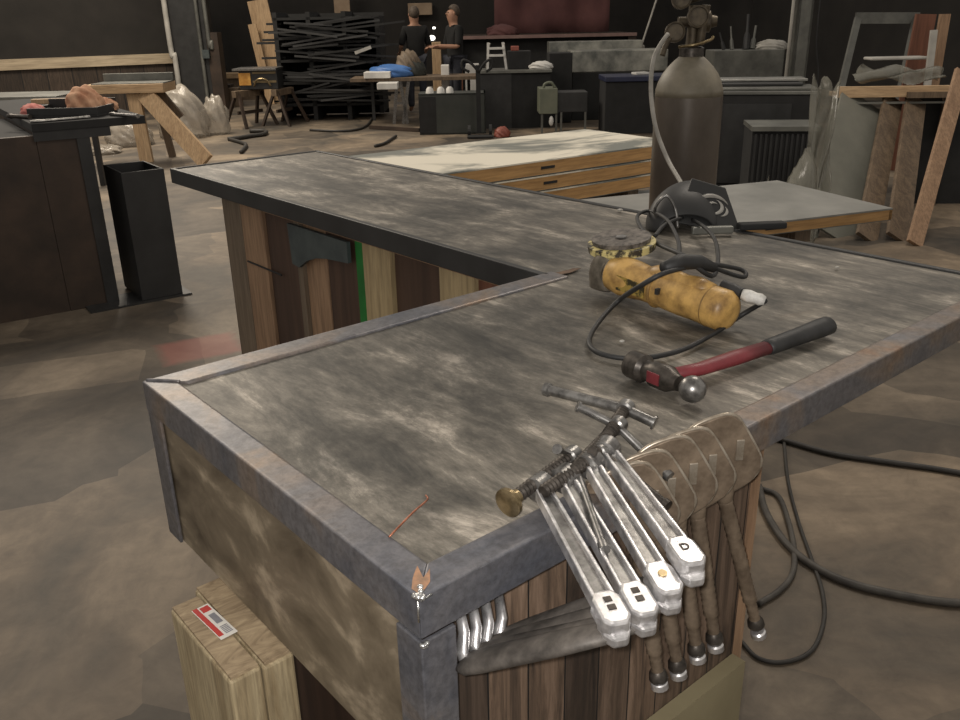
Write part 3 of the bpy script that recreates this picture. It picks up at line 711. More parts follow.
# ------------------------------------------------------------------ dark cabinet on the left
k0 = Z(115, 303, 0)
a0 = Z(0, 344, 0); 
Dk = gd(115, 303)
zt = 1.065
sc = Z(31, 124, 1.07)
tl = thing('dark_cabinet', 'dark rusty steel-clad cabinet with an overhanging top at the left', 'cabinet', (sc.x, sc.y, 0), -.10)
part('cabinet_body', MB().span((.010, .015, 0), (.22, 1.9, zt-.045)), 'rustbrown', tl, bev=.002)
part('corner_post', MB().span((.215, .008, 0), (.285, .06, zt-.045)), 'black', tl)
part('front_panel', MB().span((-1.5, .017, 0), (.008, .06, zt-.06)), 'rustbrown', tl)
part('low_top', MB().span((-1.5, .06, zt-.08), (.008, 1.2, zt-.06)), 'blackm', tl)
part('side_return', MB().span((.22, .06, 0), (.28, 1.9, zt-.045)), 'blackm', tl)
part('fascia', MB().span((.0, .005, zt-.09), (.40, .018, zt-.04)), 'black', tl)
part('top_slab', MB().span((0, 0, zt-.04), (.60, 1.95, zt+.005)), 'blackm', tl, bev=.003)
zt2 = zt+.005
# clutter on the cabinet
q = Z(62, 118, zt2)
t = thing('tool_tray', 'shallow black tray heaped with scraps on the dark cabinet', 'tray', (q.x, q.y, zt2), TH)
s_ = gd(62, 118); px = (Z(62, 118, zt2)-CAM).dot(FW)/F
part('tray_shell', MB().span((-px*34, 0, .0), (px*36, .30, .012)).span((-px*34, 0, .012), (px*36, .012, .055)).span((-px*34, .288, .012), (px*36, .30, .085)).span((-px*34, .012, .012), (-px*34+.012, .288, .055)).span((px*36-.012, .012, .012), (px*36, .288, .055)), 'black', t, bev=.002)
def crumple(name, lab, cat, P, sx, sy, sz, mat, seed, lift=0, tw=0, group=None, amp=.35):
    rnd = random.Random(seed); mb = MB()
    bmesh.ops.create_icosphere(mb.bm, subdivisions=4, radius=1)
    ph = [(rnd.uniform(2, 7), rnd.uniform(2, 7), rnd.uniform(2, 7), rnd.uniform(0, 6)) for _ in range(9)]
    for v in mb.bm.verts:
        c = v.co.copy(); d = 0
        for i, (a, b, c_, p) in enumerate(ph): d += abs(math.sin(a*c.x+b*c.y+c_*c.z+p))*(amp/(1+.4*i))-amp*.35/(1+.4*i)
        c = c*(1+d*.5); c.z = max(c.z, -.35)
        c = Matrix.Rotation(TH+tw, 3, 'Z') @ Vector((c.x*sx, c.y*sy, c.z*sz)); v.co = c+Vector(P)+Vector((0, 0, sz*.35+lift))
    o = mb.build(name, mat, smooth=True); return tag(o, lab, cat, group)
P = Z(85, 106, zt2+.05)
crumple('crumpled_paper', 'crumpled orange-pink paper heap on the tray', 'paper', (P.x, P.y, zt2+.014), .085, .06, .095, 'paperpink', 3, 0, .2)
P = Z(94, 104, zt2+.05)
crumple('crumpled_paper', 'small crumpled wrapping curling off the right end of the paper heap', 'paper', (P.x+.05, P.y-.04, zt2+.014), .065, .04, .045, 'paperpink', 5, 0, -.2)
P = Z(33, 112, zt2+.03)
crumple('pink_rag', 'small pink rag at the left end of the tray', 'rag', (P.x, P.y, zt2+.014), .055, .04, .04, 'pinkrag', 8)
P = Z(52, 106, zt2+.04)
o = MB().box((P.x, P.y, zt2+.068), (.22, .05, .03), rz=TH+.1).build('wood_offcut', 'pine', bev=.004); tag(o, 'brown wood offcut lying across the tray between rag and paper', 'offcut')
for i, (xa, ya, xb, yb, r) in enumerate(((30, 122, 90, 117, .008), (95, 116, 105, 108, .006), (110, 114, 138, 116, .010), (8, 116, 30, 117, .012))):
    a = Z(xa, ya, zt2+r); b = Z(xb, yb, zt2+r)
    o = MB().rings([(a, r), (a.lerp(b, .15), r*1.4), (a.lerp(b, .2), r), (a.lerp(b, .8), r), (b, r*1.3)], 8).build('steel_tool', 'steelgrey' if i < 3 else 'darksteel', smooth='auto')
    tag(o, ['long thin steel rod lying along the cabinet front edge', 'short steel tool leaning by the right end of the paper', 'pale metal wrench at the right end of the cabinet top', 'dark metal bar at the left end of the cabinet top'][i], 'tool')
# grey table and small things further left
def bgbox(x0, x1, yb, dep=None): 
    pass
c = D(22, 92, 8.6)
t = thing('low_work_table', 'grey-topped table behind the dark cabinet at the left', 'table', (c.x-.2, c.y, 0), TH)
part('table_top', MB().box((0, .35, .93), (1.05, .7, .04)), 'dullzinc', t, bev=.003)
for sx in (-.55, .55):
    for sy in (.06, .64): part('leg', MB().box((sx, sy, .455), (.05, .05, .91)), 'charcoal', t)
# ------------------------------------------------------------------ timber stand with a metal topped board
dd = gd(150, 162)
P = D(126, 84, dd); 
t = thing('timber_stand', 'pale timber stand with a grey topped board and a slanting brace', 'stand', (P.x, P.y, 0), TH+.05)
mpp = dd/F*1.07
zt3 = P.z
part('board', MB().span((-35*mpp, -.1, zt3-.10), (34*mpp, .45, zt3)), 'pinex', t, bev=.004)
part('metal_sheet', MB().span((-29*mpp, -.06, zt3), (34*mpp, .44, zt3+.012)).span((-29*mpp, .38, zt3+.012), (34*mpp, .44, zt3+.10)), 'dullzinc', t, bev=.003)
part('upright', MB().beam((.07, 0, zt3-.11), (.10, 0, 0), .15, .07, up=(0, 1, 0)), 'pine', t)
mb = MB(); mb.beam(D(143, 92, dd), Z(207, 166, 0)+Vector((0, 0, .05)), .20, .06, up=FH); part('brace', mb, 'pine', t, world=True)
mb = MB(); mb.beam(D(158, 92, dd+.3), D(180, 118, dd+.3), .12, .05, up=FH); part('brace', mb, 'oldwood', t, world=True)
part('rear_leg', MB().beam((.20, .40, zt3-.11), (.30, .40, 0), .08, .06, up=(0, 1, 0)), 'oldwood', t)
# plastic sheeting heaps
for i, (px_, py_, w, h, dd_, lab) in enumerate(((128, 146, .26, .22, .1, 'clear plastic sheeting heap at the left of the timber stand'), (178, 140, .30, .46, .35, 'large shiny plastic sheeting heap behind the slanting brace'), (206, 139, .17, .36, .6, 'upright bulge of clear plastic at the right end of the sheeting'), (112, 150, .20, .07, -.3, 'low spread of plastic film on the floor left of the timber stand'))):
    P = near(Z(px_, py_, 0), dd_); crumple('plastic_sheeting', lab, 'plastic sheet', (P.x, P.y, 0), w, w*.9, h, 'film', 20+i, amp=.32)
# ------------------------------------------------------------------ left wall with timber rail
A_ = D(-60, 60, 15.6); B_ = D(172, 52, 17.6)
e = (B_-A_); e.z = 0; Lw = e.length+.0; ew = e.normalized(); nw = Vector((-ew.y, ew.x, 0))
rz_ = math.atan2(ew.y, ew.x)
def wallbox(name, mat, s0, s1, z0, z1, y0, y1, mk='structure', **k):
    o = MB().span((s0, y0, z0), (s1, y1, z1)).build(name, mat, bev=k.get('bev', 0))
    Mx = Matrix.Translation((A_.x, A_.y, 0)) @ Matrix.Rotation(rz_, 4, 'Z')
    o.matrix_basis = Mx @ Matrix.Translation(o.location)
    o['kind'] = mk; return o
wallbox('wall_left', 'cloth_black', -6, Lw+.3, 0, 4.0, .03, .15)
wallbox('trim_1', 'palerail', -6, Lw, .86, 1.04, -.06, .03)
wallbox('trim_2', 'wallplanks', -6, Lw+.3, 0, .86, -.01, .03)
# ------------------------------------------------------------------ column with conduits
P = D(192, 50, 17.2)
t = thing('support_column', 'wide black support column with pale conduits at the end of the left wall', 'column', (P.x, P.y, 0), TH)
m17 = 17.2/F*1.05
part('column_shaft', MB().span((-17*m17, 0, 0), (14*m17, .5, 4)), 'black', t, bev=.01)
part('conduit', MB().tube([(-18*m17, -.05, 4), (-18*m17, -.05, 1.2), (-15.5*m17, -.05, 1.0), (-15.5*m17, -.05, 0)], .05, 8), 'offwhite', t, smooth=True)
part('conduit', MB().tube([(9*m17, -.04, 4), (9*m17, -.04, 1.2), (9*m17, -.04, 0)], .035, 8), 'dullzinc', t, smooth=True)
part('conduit', MB().tube([(16*m17, .0, 4), (16*m17, .0, 1.35), (18*m17, .0, 1.25), (18*m17, 0, 1.1)], .04, 8), 'dullzinc', t, smooth=True)
part('junction_box', MB().span((10*m17, -.09, .95), (16*m17, -.01, 1.1)), 'scale', t)
part('side_board', MB().span((14*m17, 0, 0), (24*m17, .3, 1.4)), 'rustbrown', t)
# ------------------------------------------------------------------ back walls
def wallseg(name, pa, da, pb, db, mat, h=5):
    a = D(pa, 30, da); b = D(pb, 30, db); a.z = b.z = 0
    e = (b-a); L = e.length; e.normalize()
    o = MB().span((0, 0, 0), (L, .15, h)).build(name, mat)
    o.matrix_basis = Matrix.Translation(a) @ Matrix.Rotation(math.atan2(e.y, e.x), 4, 'Z') @ Matrix.Translation(o.location)
    o['kind'] = 'structure'; return o
wallseg('wall_back', 150, 22.5, 760, 22.5, 'cloth_black')
wallseg('wall_right', 750, 22, 1500, 9, 'cloth_black')
# ------------------------------------------------------------------ table saw on trestles
def trestle(name, lab, P, rz, w, h, group, mat='studgrey', topmat='oldwood', cat='sawhorse', spread=.28):
    t = thing(name, lab, cat, P, rz, group)
    part('top_beam', MB().box((0, 0, h-.05), (w, .09, .10)), topmat, t, bev=.004)
    for sx in (-1, 1):
        for sy in (-1, 1):
            part('leg', MB().beam((sx*w*.38, sy*.03, h-.04), (sx*(w*.38+.10), sy*spread, 0), .05, .035, up=(0, 1, 0)), mat, t)
    part('cross_brace', MB().box((0, 0, h*.4), (w*.85, .03, .05)), mat, t)
    return t
Pa = Z(252, 126, 0); Pb = Z(286, 124, 0)
trestle('sawhorse', 'left weathered sawhorse under the yellow bench saw', (Pa.x, Pa.y, 0), TH+1.0, .62, .56, 'sawhorses under the bench saw', 'rustbrown', spread=.24)
trestle('sawhorse', 'right weathered sawhorse under the yellow bench saw', (Pb.x, Pb.y, 0), TH+1.3, .62, .56, 'sawhorses under the bench saw', 'rustbrown', spread=.24)
dd = gd(265, 125); P = D(266, 92, dd)
t = thing('bench_saw', 'yellow and black bench saw standing on two sawhorses', 'saw', (P.x, P.y, .565), TH); mp = dd/F
part('saw_body', MB().span((-22*mp, -.15, .0), (14*mp, .3, 17*mp)), 'black', t, bev=.01)
part('saw_table', MB().span((-27*mp, -.2, 17*mp), (14*mp, .4, 19*mp)), 'steelgrey', t, bev=.003)
part('yellow_panel', MB().span((-22*mp, -.165, 4*mp), (-11*mp, -.15, 15*mp)), 'orange', t)
part('yellow_panel', MB().span((-9*mp, -.165, 6*mp), (13*mp, -.15, 8*mp)).span((-9*mp, -.165, 14*mp), (13*mp, -.15, 16*mp)), nm('dull_olive', (90, 76, 50), (112, 96, 66), 5), t)
part('carry_bar', MB().tube([(-8*mp, -.2, 3*mp), (-4*mp, -.22, 9*mp), (4*mp, -.22, 9*mp), (8*mp, -.2, 3*mp)], .015, 8), 'brass', t, smooth=True)
# lumber offcuts by the column
for (x, y, sx, sz, mt, lab) in ((226, 106, .35, .42, 'rustbrown', 'small dark crate on the floor left of the bench saw'), (237, 106, .2, .36, 'oldwood', 'brown wood block beside the small dark crate')):
    P = Z(x, y, 0); o = MB().box((P.x, P.y, sz/2), (sx, .3, sz), rz=TH).build('wood_block' if sx < .3 else 'small_crate', mt, bev=.01); tag(o, lab, 'crate' if sx > .3 else 'block')
P = D(232, 76, 19.5)
t = thing('timber_bench', 'low bench with a pale timber edge behind the bench saw', 'bench', (P.x, P.y, 0), TH)
part('bench_top', MB().span((-.75, 0, P.z-.05), (.65, .5, P.z+.05)), 'pinex', t); part('bench_body', MB().span((-.75, .04, 0), (.65, .5, P.z-.05)), 'oldwood', t)
# leaning pale boards and rungs
def lean(name, lab, p0, p1, dep, w, mat, th=.03, cat='board', group=None, back=.0):
    a = D(*p0, dep); b = D(*p1, dep+back)
    o = MB().beam(a, b, w, th, up=FH).build(name, mat); return tag(o, lab, cat, group)
g = gd(264, 98)
def toward_floor(p0, p1, dep):
    a = D(*p0, dep); b = D(*p1, dep); d = (b-a); k = -a.z/d.z; return a, a+d*max(k, 1)
a, b = toward_floor((257, 0), (272, 62), 18.5); tag(MB().beam(a, b, .40, .04, up=FH).build('tall_board', 'pine'), 'tall pale board leaning behind the bench saw', 'board')
a, b = toward_floor((252, 24), (262, 66), 18.3); tag(MB().beam(a, b, .16, .04, up=FH).build('tall_board', 'pine'), 'narrower shorter pale board left of the tall one behind the saw', 'board')
P = D(342, 6, 21.5); tag(MB().box((P.x, P.y, 2.05), (.36, .05, .75), rz=TH).build('wall_board', 'card'), 'pale board hanging on the black wall above the steel rack', 'board')
# ------------------------------------------------------------------ steel rack with bar stock
dr = 15.5; P = D(335, 60, dr)
t = thing('steel_rack', 'tall black storage rack full of dark bar stock', 'rack', (P.x, P.y, 0), TH)
mr_ = dr/F
for x in (-48, -18, 14, 44): part('upright', MB().box((x*mr_, 0, .85), (.07, .9, 1.7 if x != 44 else 1.5)), 'blackm', t)
for z in (.25, .6, .95, 1.3, 1.6): part('shelf', MB().box((-2*mr_, 0, z), (96*mr_, .9, .04)), 'blackm', t)
part('back_sheet', MB().box((-4*mr_, .44, .85), (100*mr_, .02, 1.66)), 'blackm', t)
rnd = random.Random(4); 
for i in range(56):
    z = [.27, .62, .97, 1.32][i % 4]+rnd.uniform(.05, .25); x0 = rnd.uniform(-56, -10)*mr_; ln2 = rnd.uniform(.7, 1.5); y = -.42-rnd.uniform(.03, .25)
    a = Vector((x0, y, z)); b = Vector((x0+ln2, y+rnd.uniform(-.1, .1), z+rnd.uniform(-.18, .18)))
    Mx = root_matrix(t); mt = rnd.choice(['blackm', 'blackm', 'black', 'rack'])
    o = MB().beam(Mx@a, Mx@b, .03, .03).build('steel_bar', mt); tag(o, 'dark steel bar lying in the crowded black rack', 'bar', 'bars in the black rack')
for i, (x, y, l_) in enumerate(((274, 24, .25), (273, 32, .3), (273, 40, .35), (272, 43, .5), (274, 58, .4))):
    P2 = D(x, y, dr-.3); o = MB().box(P2, (l_, .05, .035), rz=TH).build('rack_peg', 'blackm'); o.parent = None; tag(o, 'short dark bar end sticking out of the left side of the rack', 'bar', 'bar ends left of the rack')
# ------------------------------------------------------------------ blue tarp table etc.
dt = gd(400, 124)
tz = D(420, 77, dt).z
P = D(418, 80, dt); mt_ = dt/F
t = thing('trestle_table', 'long dark work table on trestle legs in front of two people', 'table', (P.x, P.y, 0), TH)
part('table_top', MB().span((-64*mt_, -.1, tz-.05), (66*mt_, .7, tz)), 'oldwood', t)
for x0, x1 in ((-20, -25), (-17, -12), (-9, -16)): part('leg', MB().beam((x0*mt_, 0, tz-.05), (x1*mt_, 0, 0), .05, .04, up=(0, 1, 0)), 'steelgrey', t)
for x in (-60, 60): part('leg', MB().box((x*mt_*.8, .6, (tz-.05)/2), (.05, .05, tz-.05)), 'charcoal', t)
part('brace', MB().box((-17*mt_, .02, tz*.45), (.22, .03, .04)), 'steelgrey', t)
for (x0, x1, y0, y1, mt, nmn, lab, dz) in ((365, 391, 71, 78, 'white', 'paper_stack', 'white paper stack on the left end of the trestle table', 0), (370, 411, 58, 70, 'blue', 'blue_tarp', 'folded blue tarp on the trestle table', .3), (378, 398, 80, 87, 'white', 'white_box', 'white box hanging out under the trestle table edge', -.3)):
    a = D(x0, y1, dt+dz); b = D(x1, y0, dt+dz); w = (b-a).dot(Vector((math.cos(TH), math.sin(TH), 0))); h = abs(b.z-a.z)
    z0 = tz if dz >= 0 else tz-.05-h
    if nmn == 'white_box': z0 = tz-.05-h
    c = (a+b)/2
    if nmn == 'blue_tarp':
        crumple(nmn, lab, 'tarp', (c.x, c.y, tz+.0), w/2, .3, h*.75, mt, 31, amp=.2)
    else: tag(MB().box((c.x, c.y, z0+h/2), (w, .3, h), rz=TH).build(nmn, mt, bev=.01), lab, 'paper' if nmn[0] == 'p' else 'box')
lean('pale_plank', 'short pale plank slanting above the blue tarp', (355, 53), (371, 47), dt+.5, .05, 'offwhite')
for i, (px_, py_) in enumerate(((400, 68), (412, 60), (408, 50))):
    P = D(px_, py_+4, dt+.4); crumple('scrap_heap', ['dull scrap pile between tarp and people', 'taller scrap pile at the feet of the left person', 'pale scrap pile topping the heap beside the left person'][i], 'scrap', (P.x, P.y, tz), .18, .15, (.15, .3, .42)[i]*.6, 'darkgreen' if i < 2 else 'studgrey', 50+i, amp=.3)
# ------------------------------------------------------------------ open black steel box on the floor
c0 = Z(420, 135, 0); 
mpp = (c0-CAM).dot(FW)/F
t = thing('open_steel_box', 'dark green-grey open-ended steel box on the floor', 'steel box', (c0.x, c0.y, 0), TH)
wb = 66*mpp; hb_ = 39*mpp
mb = MB(); mb.span((0, 0, 0), (wb, .02, hb_)); mb.span((0, .5, 0), (wb, .52, hb_)); mb.span((0, 0, 0), (wb, .52, .02)); mb.span((0, 0, hb_-.02), (wb, .52, hb_)); mb.span((wb-.02, 0, 0), (wb, .52, hb_))
t.rotation_euler = (0, 0, TH)
part('box_walls', mb, 'darkgreen', t)
part('dark_end', MB().span((0, -.004, .02), (17*mpp, .0, hb_-.04)), 'blackm', t)
for i, x in enumerate((430, 441, 450)):
    P = D(x, 98, gd(430, 136)+.3); tag(MB().lathe((P.x, P.y, hb_), (0, 0, 1), [(0, .06), (.06, .05), (.085, .025)], 12).build('white_pot', 'white', smooth='auto'), ['leftmost white pot on top of the open steel box', 'middle white pot on top of the open steel box', 'rightmost white pot on top of the open steel box'][i], 'pot', 'white pots on the steel box')
# ------------------------------------------------------------------ people
def person(lab, P, rz, pose):
    t = thing('person', lab, 'person', P, rz)
    def skin(name, verts, edges, rad, mat, parent=t, lev=2):
        me = bpy.data.meshes.new(name); me.from_pydata([Vector(v) for v in verts], edges, []); o = bpy.data.objects.new(name, me); COL.objects.link(o); o.parent = parent
        me.materials.append(M[mat])
        bpy.context.view_layer.objects.active = o
        md = o.modifiers.new('skin', 'SKIN')
        if not me.skin_vertices: 
            bm_ = bmesh.new(); bm_.from_mesh(me); bm_.verts.layers.skin.verify(); bm_.to_mesh(me); bm_.free()
        for i, r in enumerate(rad): me.skin_vertices[0].data[i].radius = r if isinstance(r, tuple) else (r, r)
        me.skin_vertices[0].data[0].use_root = True
        sb = o.modifiers.new('sub', 'SUBSURF'); sb.levels = lev; sb.render_levels = lev
        for p_ in me.polygons: p_.use_smooth = True
        md.use_smooth_shade = True
        return o
    hl, hr = pose['hands']
    el, er = pose['elbows']
    V = [(0, 0, .95), (0, .01, 1.15), (0, 0, 1.38), (0, -.01, 1.47), (0, -.02, 1.53), (0, -.03, 1.62), (0, -.03, 1.70),
         (-.17, 0, 1.40), el, hl, (.17, 0, 1.40), er, hr,
         (-.10, 0, .90), (-.11, -.02, .50), (-.12, .02, .09), (-.12, -.11, .035), (.10, 0, .90), (.11, -.02, .50), (.12, .02, .09), (.12, -.11, .035)]
    E_ = [(0, 1), (1, 2), (2, 3), (3, 4), (4, 5), (5, 6), (2, 7), (7, 8), (8, 9), (2, 10), (10, 11), (11, 12), (0, 13), (13, 14), (14, 15), (15, 16), (0, 17), (17, 18), (18, 19), (19, 20)]
    R = [(.14, .10), (.13, .10), (.15, .10), (.062, .062), (.085, .092), (.098, .112), (.07, .085), .055, .042, .03, .055, .042, .03, .085, .058, .04, .032, .085, .058, .04, .032]
    skin('body', V, E_, R, 'skin')
    skin('shirt', [(0, 0, .78), V[1], V[2]]+[V[7], V[8], V[10], V[11], (0, -.005, 1.44)], [(0, 1), (1, 2), (2, 3), (3, 4), (2, 5), (5, 6), (2, 7)], [(.185, .145), (.165, .13), (.18, .13), .075, .06, .075, .06, (.08, .07)], 'shirt')
    skin('trousers', [V[0], V[13], V[14], V[15], V[17], V[18], V[19]], [(0, 1), (1, 2), (2, 3), (0, 4), (4, 5), (5, 6)], [(.155, .115), .10, .072, .06, .10, .072, .06], 'jeans')
    hr_ = MB(); hr_.ball((0, .005, 1.66), (.094, .105, .115), 14)
    for v in hr_.bm.verts:
        if v.co.y < -.03 and v.co.z < 1.70: v.co.y = -.03
    part('hair', hr_, 'hair', t, smooth=True)
    part('nose', MB().ball((0, -.128, 1.625), (.014, .02, .02), 8), 'skin', t, smooth=True)
    for s in (-1, 1):
        part('ear', MB().ball((s*.084, -.03, 1.63), (.012, .02, .03), 8), 'skin', t, smooth=True)
        part('eye', MB().ball((s*.03, -.118, 1.65), (.012, .008, .008), 8), 'blackm', t, smooth=True)
        h = (hl, hr)[0 if s < 0 else 1]
        mb = MB(); hv_ = Vector(h); mb.ball(hv_, (.04, .05, .022), 10)
        for k_ in range(4): mb.rings([(hv_+Vector((-.027+.018*k_, -.03, 0)), .010), (hv_+Vector((-.027+.018*k_, -.075-.01*(k_ in (1, 2)), -.01)), .009), (hv_+Vector((-.027+.018*k_, -.10, -.03)), .008)], 6)
        mb.rings([(hv_+Vector((-s*.035, .0, 0)), .012), (hv_+Vector((-s*.06, -.03, .0)), .010), (hv_+Vector((-s*.055, -.055, -.008)), .009)], 6)
        part('hand', mb, 'skin', t, smooth=True)
    return t
P = D(416, 60, 16.0); person('person in a black shirt seen from behind at the trestle table', (P.x, P.y, 0), TH+PI+.3, dict(hands=((-.22, -.25, 1.0), (.22, -.25, 1.0)), elbows=((-.25, -.02, 1.12), (.25, -.02, 1.12))))
P = D(455, 60, 15.3); person('person in black shirt and jeans turned sideways by the wooden post', (P.x, P.y, 0), TH-1.1, dict(hands=((-.15, -.36, 1.12), (.12, -.38, 1.14)), elbows=((-.24, -.05, 1.10), (.24, -.05, 1.12))))
def blk(name, lab, cat, x0, x1, y0, y1, dep, mat, deep=.3, tofloor=False, rz=0, bev=.01, group=None, zb=None):
    a = D((x0+x1)/2, y1, dep); b = D((x0+x1)/2, y0, dep); w = (x1-x0)*((a+b)/2-CAM).dot(FW)/F
    zlo = 0 if tofloor else min(a.z, b.z)
    if zb is not None: zlo = zb
    c = (a+b)/2+FH*(deep/2)
    o = MB().box((c.x, c.y, (zlo+b.z)/2), (w, deep, b.z-zlo), rz=TH+rz).build(name, mat, bev=bev)
    return tag(o, lab, cat, group)
blk('cardboard_sheet', 'pale cardboard sheet on the black wall above the two people', 'cardboard', 408, 432, 3, 15, 22.2, 'card', .2)
blk('wooden_post', 'pale wooden post standing between the two people', 'post', 432, 441, 42, 66, 17.2, 'pine', .15, True)
for i, (x, y, r) in enumerate(((434, 28, .025), (432, 38, .05))):
    P = D(x, y, 18); t = thing('work_lamp', ['upper small bright work lamp between the two people', 'lower larger bright work lamp between the two people'][i], 'lamp', (P.x, P.y, 0), TH)
    part('lamp_stand', MB().cyl((0, 0, 0), (0, 0, P.z-r*.8), .015, n=6), 'blackm', t); part('lamp_head', MB().ball((0, 0, P.z), (r*1.4, r, r), 10), 'bulb', t, smooth=True)
blk('white_bucket', 'white plastic bucket right of the left person legs', 'bucket', 441, 449, 65, 74, 14.6, 'white', .2, zb=None, tofloor=True)
blk('white_bucket', 'white plastic drum between jeans and black handcart', 'bucket', 465, 479, 64, 71, 16.5, 'white', .25, tofloor=True)
# stage with pink backdrop
t = thing('wooden_stage', 'pinkish timber platform with a brown corner post at the back', 'platform', (*D(545, 40, 18).xy, 0), TH)
a = D(545, 36, 18); mp = 18/F*1.07
part('front_beam', MB().span((-81*mp, -.06, a.z-.03), (80*mp, .02, a.z+.03)), 'beam', t)
part('corner_post', MB().span((-81*mp, 0, 0), (-73*mp, .15, a.z-.03)), 'redwood', t)
part('deck', MB().span((-81*mp, .02, a.z-.02), (80*mp, 2.5, a.z+.02)), 'rustbrown', t)
part('dark_skirt', MB().span((-73*mp, .2, 0), (80*mp, .25, a.z-.03)), 'blackm', t)
part('corner_post', MB().span((73*mp, 0, 0), (80*mp, .15, a.z-.03)), 'rustbrown', t)
zdk = a.z+.02
# rumpled pink sheet hung at the back
gr = []
c = D(552, 10, 19.5); mq = 19.5/F*1.07; rt = Vector((math.cos(TH), math.sin(TH), 0))
for i in range(25):
    u_ = (-50+100*i/24)*mq; row = []
    for j in range(9):
        z = zdk+.01+(3.6-zdk)*j/8; row.append(Vector((c.x, c.y, z))+rt*u_+FH*(.05*math.sin(i*1.1+.6*j)+.04*math.sin(i*.5-j)))
    gr.append(row)
o = MB().sheet(gr).build('backdrop_sheet', 'pink', smooth=True, solid=.01); tag(o, 'dusty pink sheet hanging behind the stage', 'sheet')
P = D(502, 32, 18.4); crumple('red_cloth_pile', 'reddish cloth pile at the left end of the stage', 'cloth', (P.x, P.y, zdk), .25, .2, .13, 'pink', 61)
# white step stand, black cabinet and things on it
dc_ = 13.35
mc = dc_/F*1.07
a = D(517, 70, dc_); ztc = a.z
t = thing('black_cabinet', 'low black steel cabinet with a pale worktop in the middle distance', 'cabinet', (*a.xy, 0), TH)
part('cabinet_body', MB().span((-33*mc, 0, 0), (30*mc, .6, ztc-.04)), 'blackm', t)
part('side_panel', MB().span((-33*mc, -.01, .0), (-5*mc, 0, ztc-.05)), 'black', t)
part('worktop', MB().span((-34*mc, -.05, ztc-.04), (31*mc, .65, ztc)), 'dullzinc', t, bev=.004)
t = thing('step_stool', 'small white step ladder standing on the black cabinet', 'step ladder', (*D(497, 67, dc_+.25).xy, ztc), TH)
for s in (-1, 1): part('side_rail', MB().beam((s*8.5*mc, 0, 0), (s*6.5*mc-.02, 0, 23*mc), .035, .03, up=(0, 1, 0)), 'white', t); part('rear_rail', MB().beam((s*9.5*mc, .3, 0), (s*6.5*mc, .03, 22*mc), .025, .03, up=(0, 1, 0)), 'offwhite', t)
for z in (12, 18): part('step', MB().box((0, .0, z*mc), (14*mc, .1, .03)), 'white', t)
blk('dark_case', 'black case standing right of the white step ladder', 'case', 508, 531, 51, 66, dc_+.2, 'blackm', .3, zb=ztc)
blk('red_tool', 'small red tool on top of the black case', 'tool', 511, 519, 46, 51, dc_+.25, 'redplastic', .1, zb=D(515, 51, dc_+.2).z)
P = D(541, 65, dc_+.2); crumple('white_cloth', 'crumpled white cloth at the right end of the pale worktop', 'cloth', (P.x, P.y, ztc), .14, .1, .07, 'white', 71)
# galvanised duct pieces on black boxes
blk('black_crate', 'tall black crate left of the galvanised duct', 'crate', 549, 572, 53, 130, 13.9, 'blackm', .5, True)
blk('black_crate', 'wide black crate carrying the galvanised duct', 'crate', 572, 652, 72, 130, 14.2, 'blackm', .7, True)
zz = D(612, 72, 14.2).z
blk('galvanised_duct', 'long blotchy galvanised duct lying on the wide black crate', 'duct', 571, 668, 50, 73, 14.2, 'zinc', .6, zb=zz, bev=.015)
blk('galvanised_duct', 'upper flatter galvanised duct behind the long blotchy one', 'duct', 549, 643, 41, 50, 15.1, 'zinc', .4, zb=None, tofloor=True)
blk('dull_duct', 'dull sheet metal duct behind the gas cylinder', 'duct', 714, 784, 50, 72, 12.4, 'dullzinc', .5, bev=.01, tofloor=True)
P = D(771, 52, 12.6); crumple('white_cloth', 'white cloth tossed on the right end of the dull duct', 'cloth', (P.x, P.y, D(770, 50, 12.4).z), .18, .12, .08, 'offwhite', 72)
zd = D(740, 50, 12.4).z
for i, (x, h, w) in enumerate(((724, .22, .03), (732, .3, .03), (746, .45, .05), (752, .3, .04))):
    P = D(x, 50, 12.6); a = Vector((P.x, P.y, zd)); b = a+Vector((.06*(i-1), .05, h)); tag(MB().rings([(a, w), (a.lerp(b, .4), w*.8), (a.lerp(b, .5), w*.4), (b, w*.4)], 8).build('metal_fitting', 'dullzinc' if i % 2 else 'charcoal', smooth='auto'), ['short grey fitting nearest the gas cylinder on the dull duct', 'second small fitting right of the cylinder on the dull duct', 'tallest dark fitting standing on the dull duct', 'pale fitting right beside the tallest one on the dull duct'][i], 'fitting')
# small grey-green machine on legs
c = Z(563, 133, 0); mm = (c-CAM).dot(FW)/F
t = thing('grey_machine', 'small grey-green machine cabinet on four legs with a round handle', 'machine', (c.x, c.y, 0), TH)
part('housing', MB().span((-6*mm, 0, 20*mm), (24*mm, .4, 39*mm)), 'charcoal', t, bev=.008); part('front_housing', MB().span((-24*mm, -.04, 19*mm), (-6*mm, .4, 43*mm)), 'greenmetal', t, bev=.008)
for x in (-22, -8, -3, 21): part('leg', MB().span((x*mm, 0, 0), ((x+2)*mm, .04, 20*mm)), 'dullzinc', t)
part('handle', MB().tube([(-20*mm, .05, 42*mm), (-18*mm, .05, 47*mm), (-12*mm, .05, 48*mm), (-8*mm, .05, 43*mm)], .02, 8), 'greenmetal', t, smooth=True)
part('white_fitting', MB().ball((-12*mm, -.02, 12*mm), (.035, .03, .07), 8), 'white', t, smooth=True)
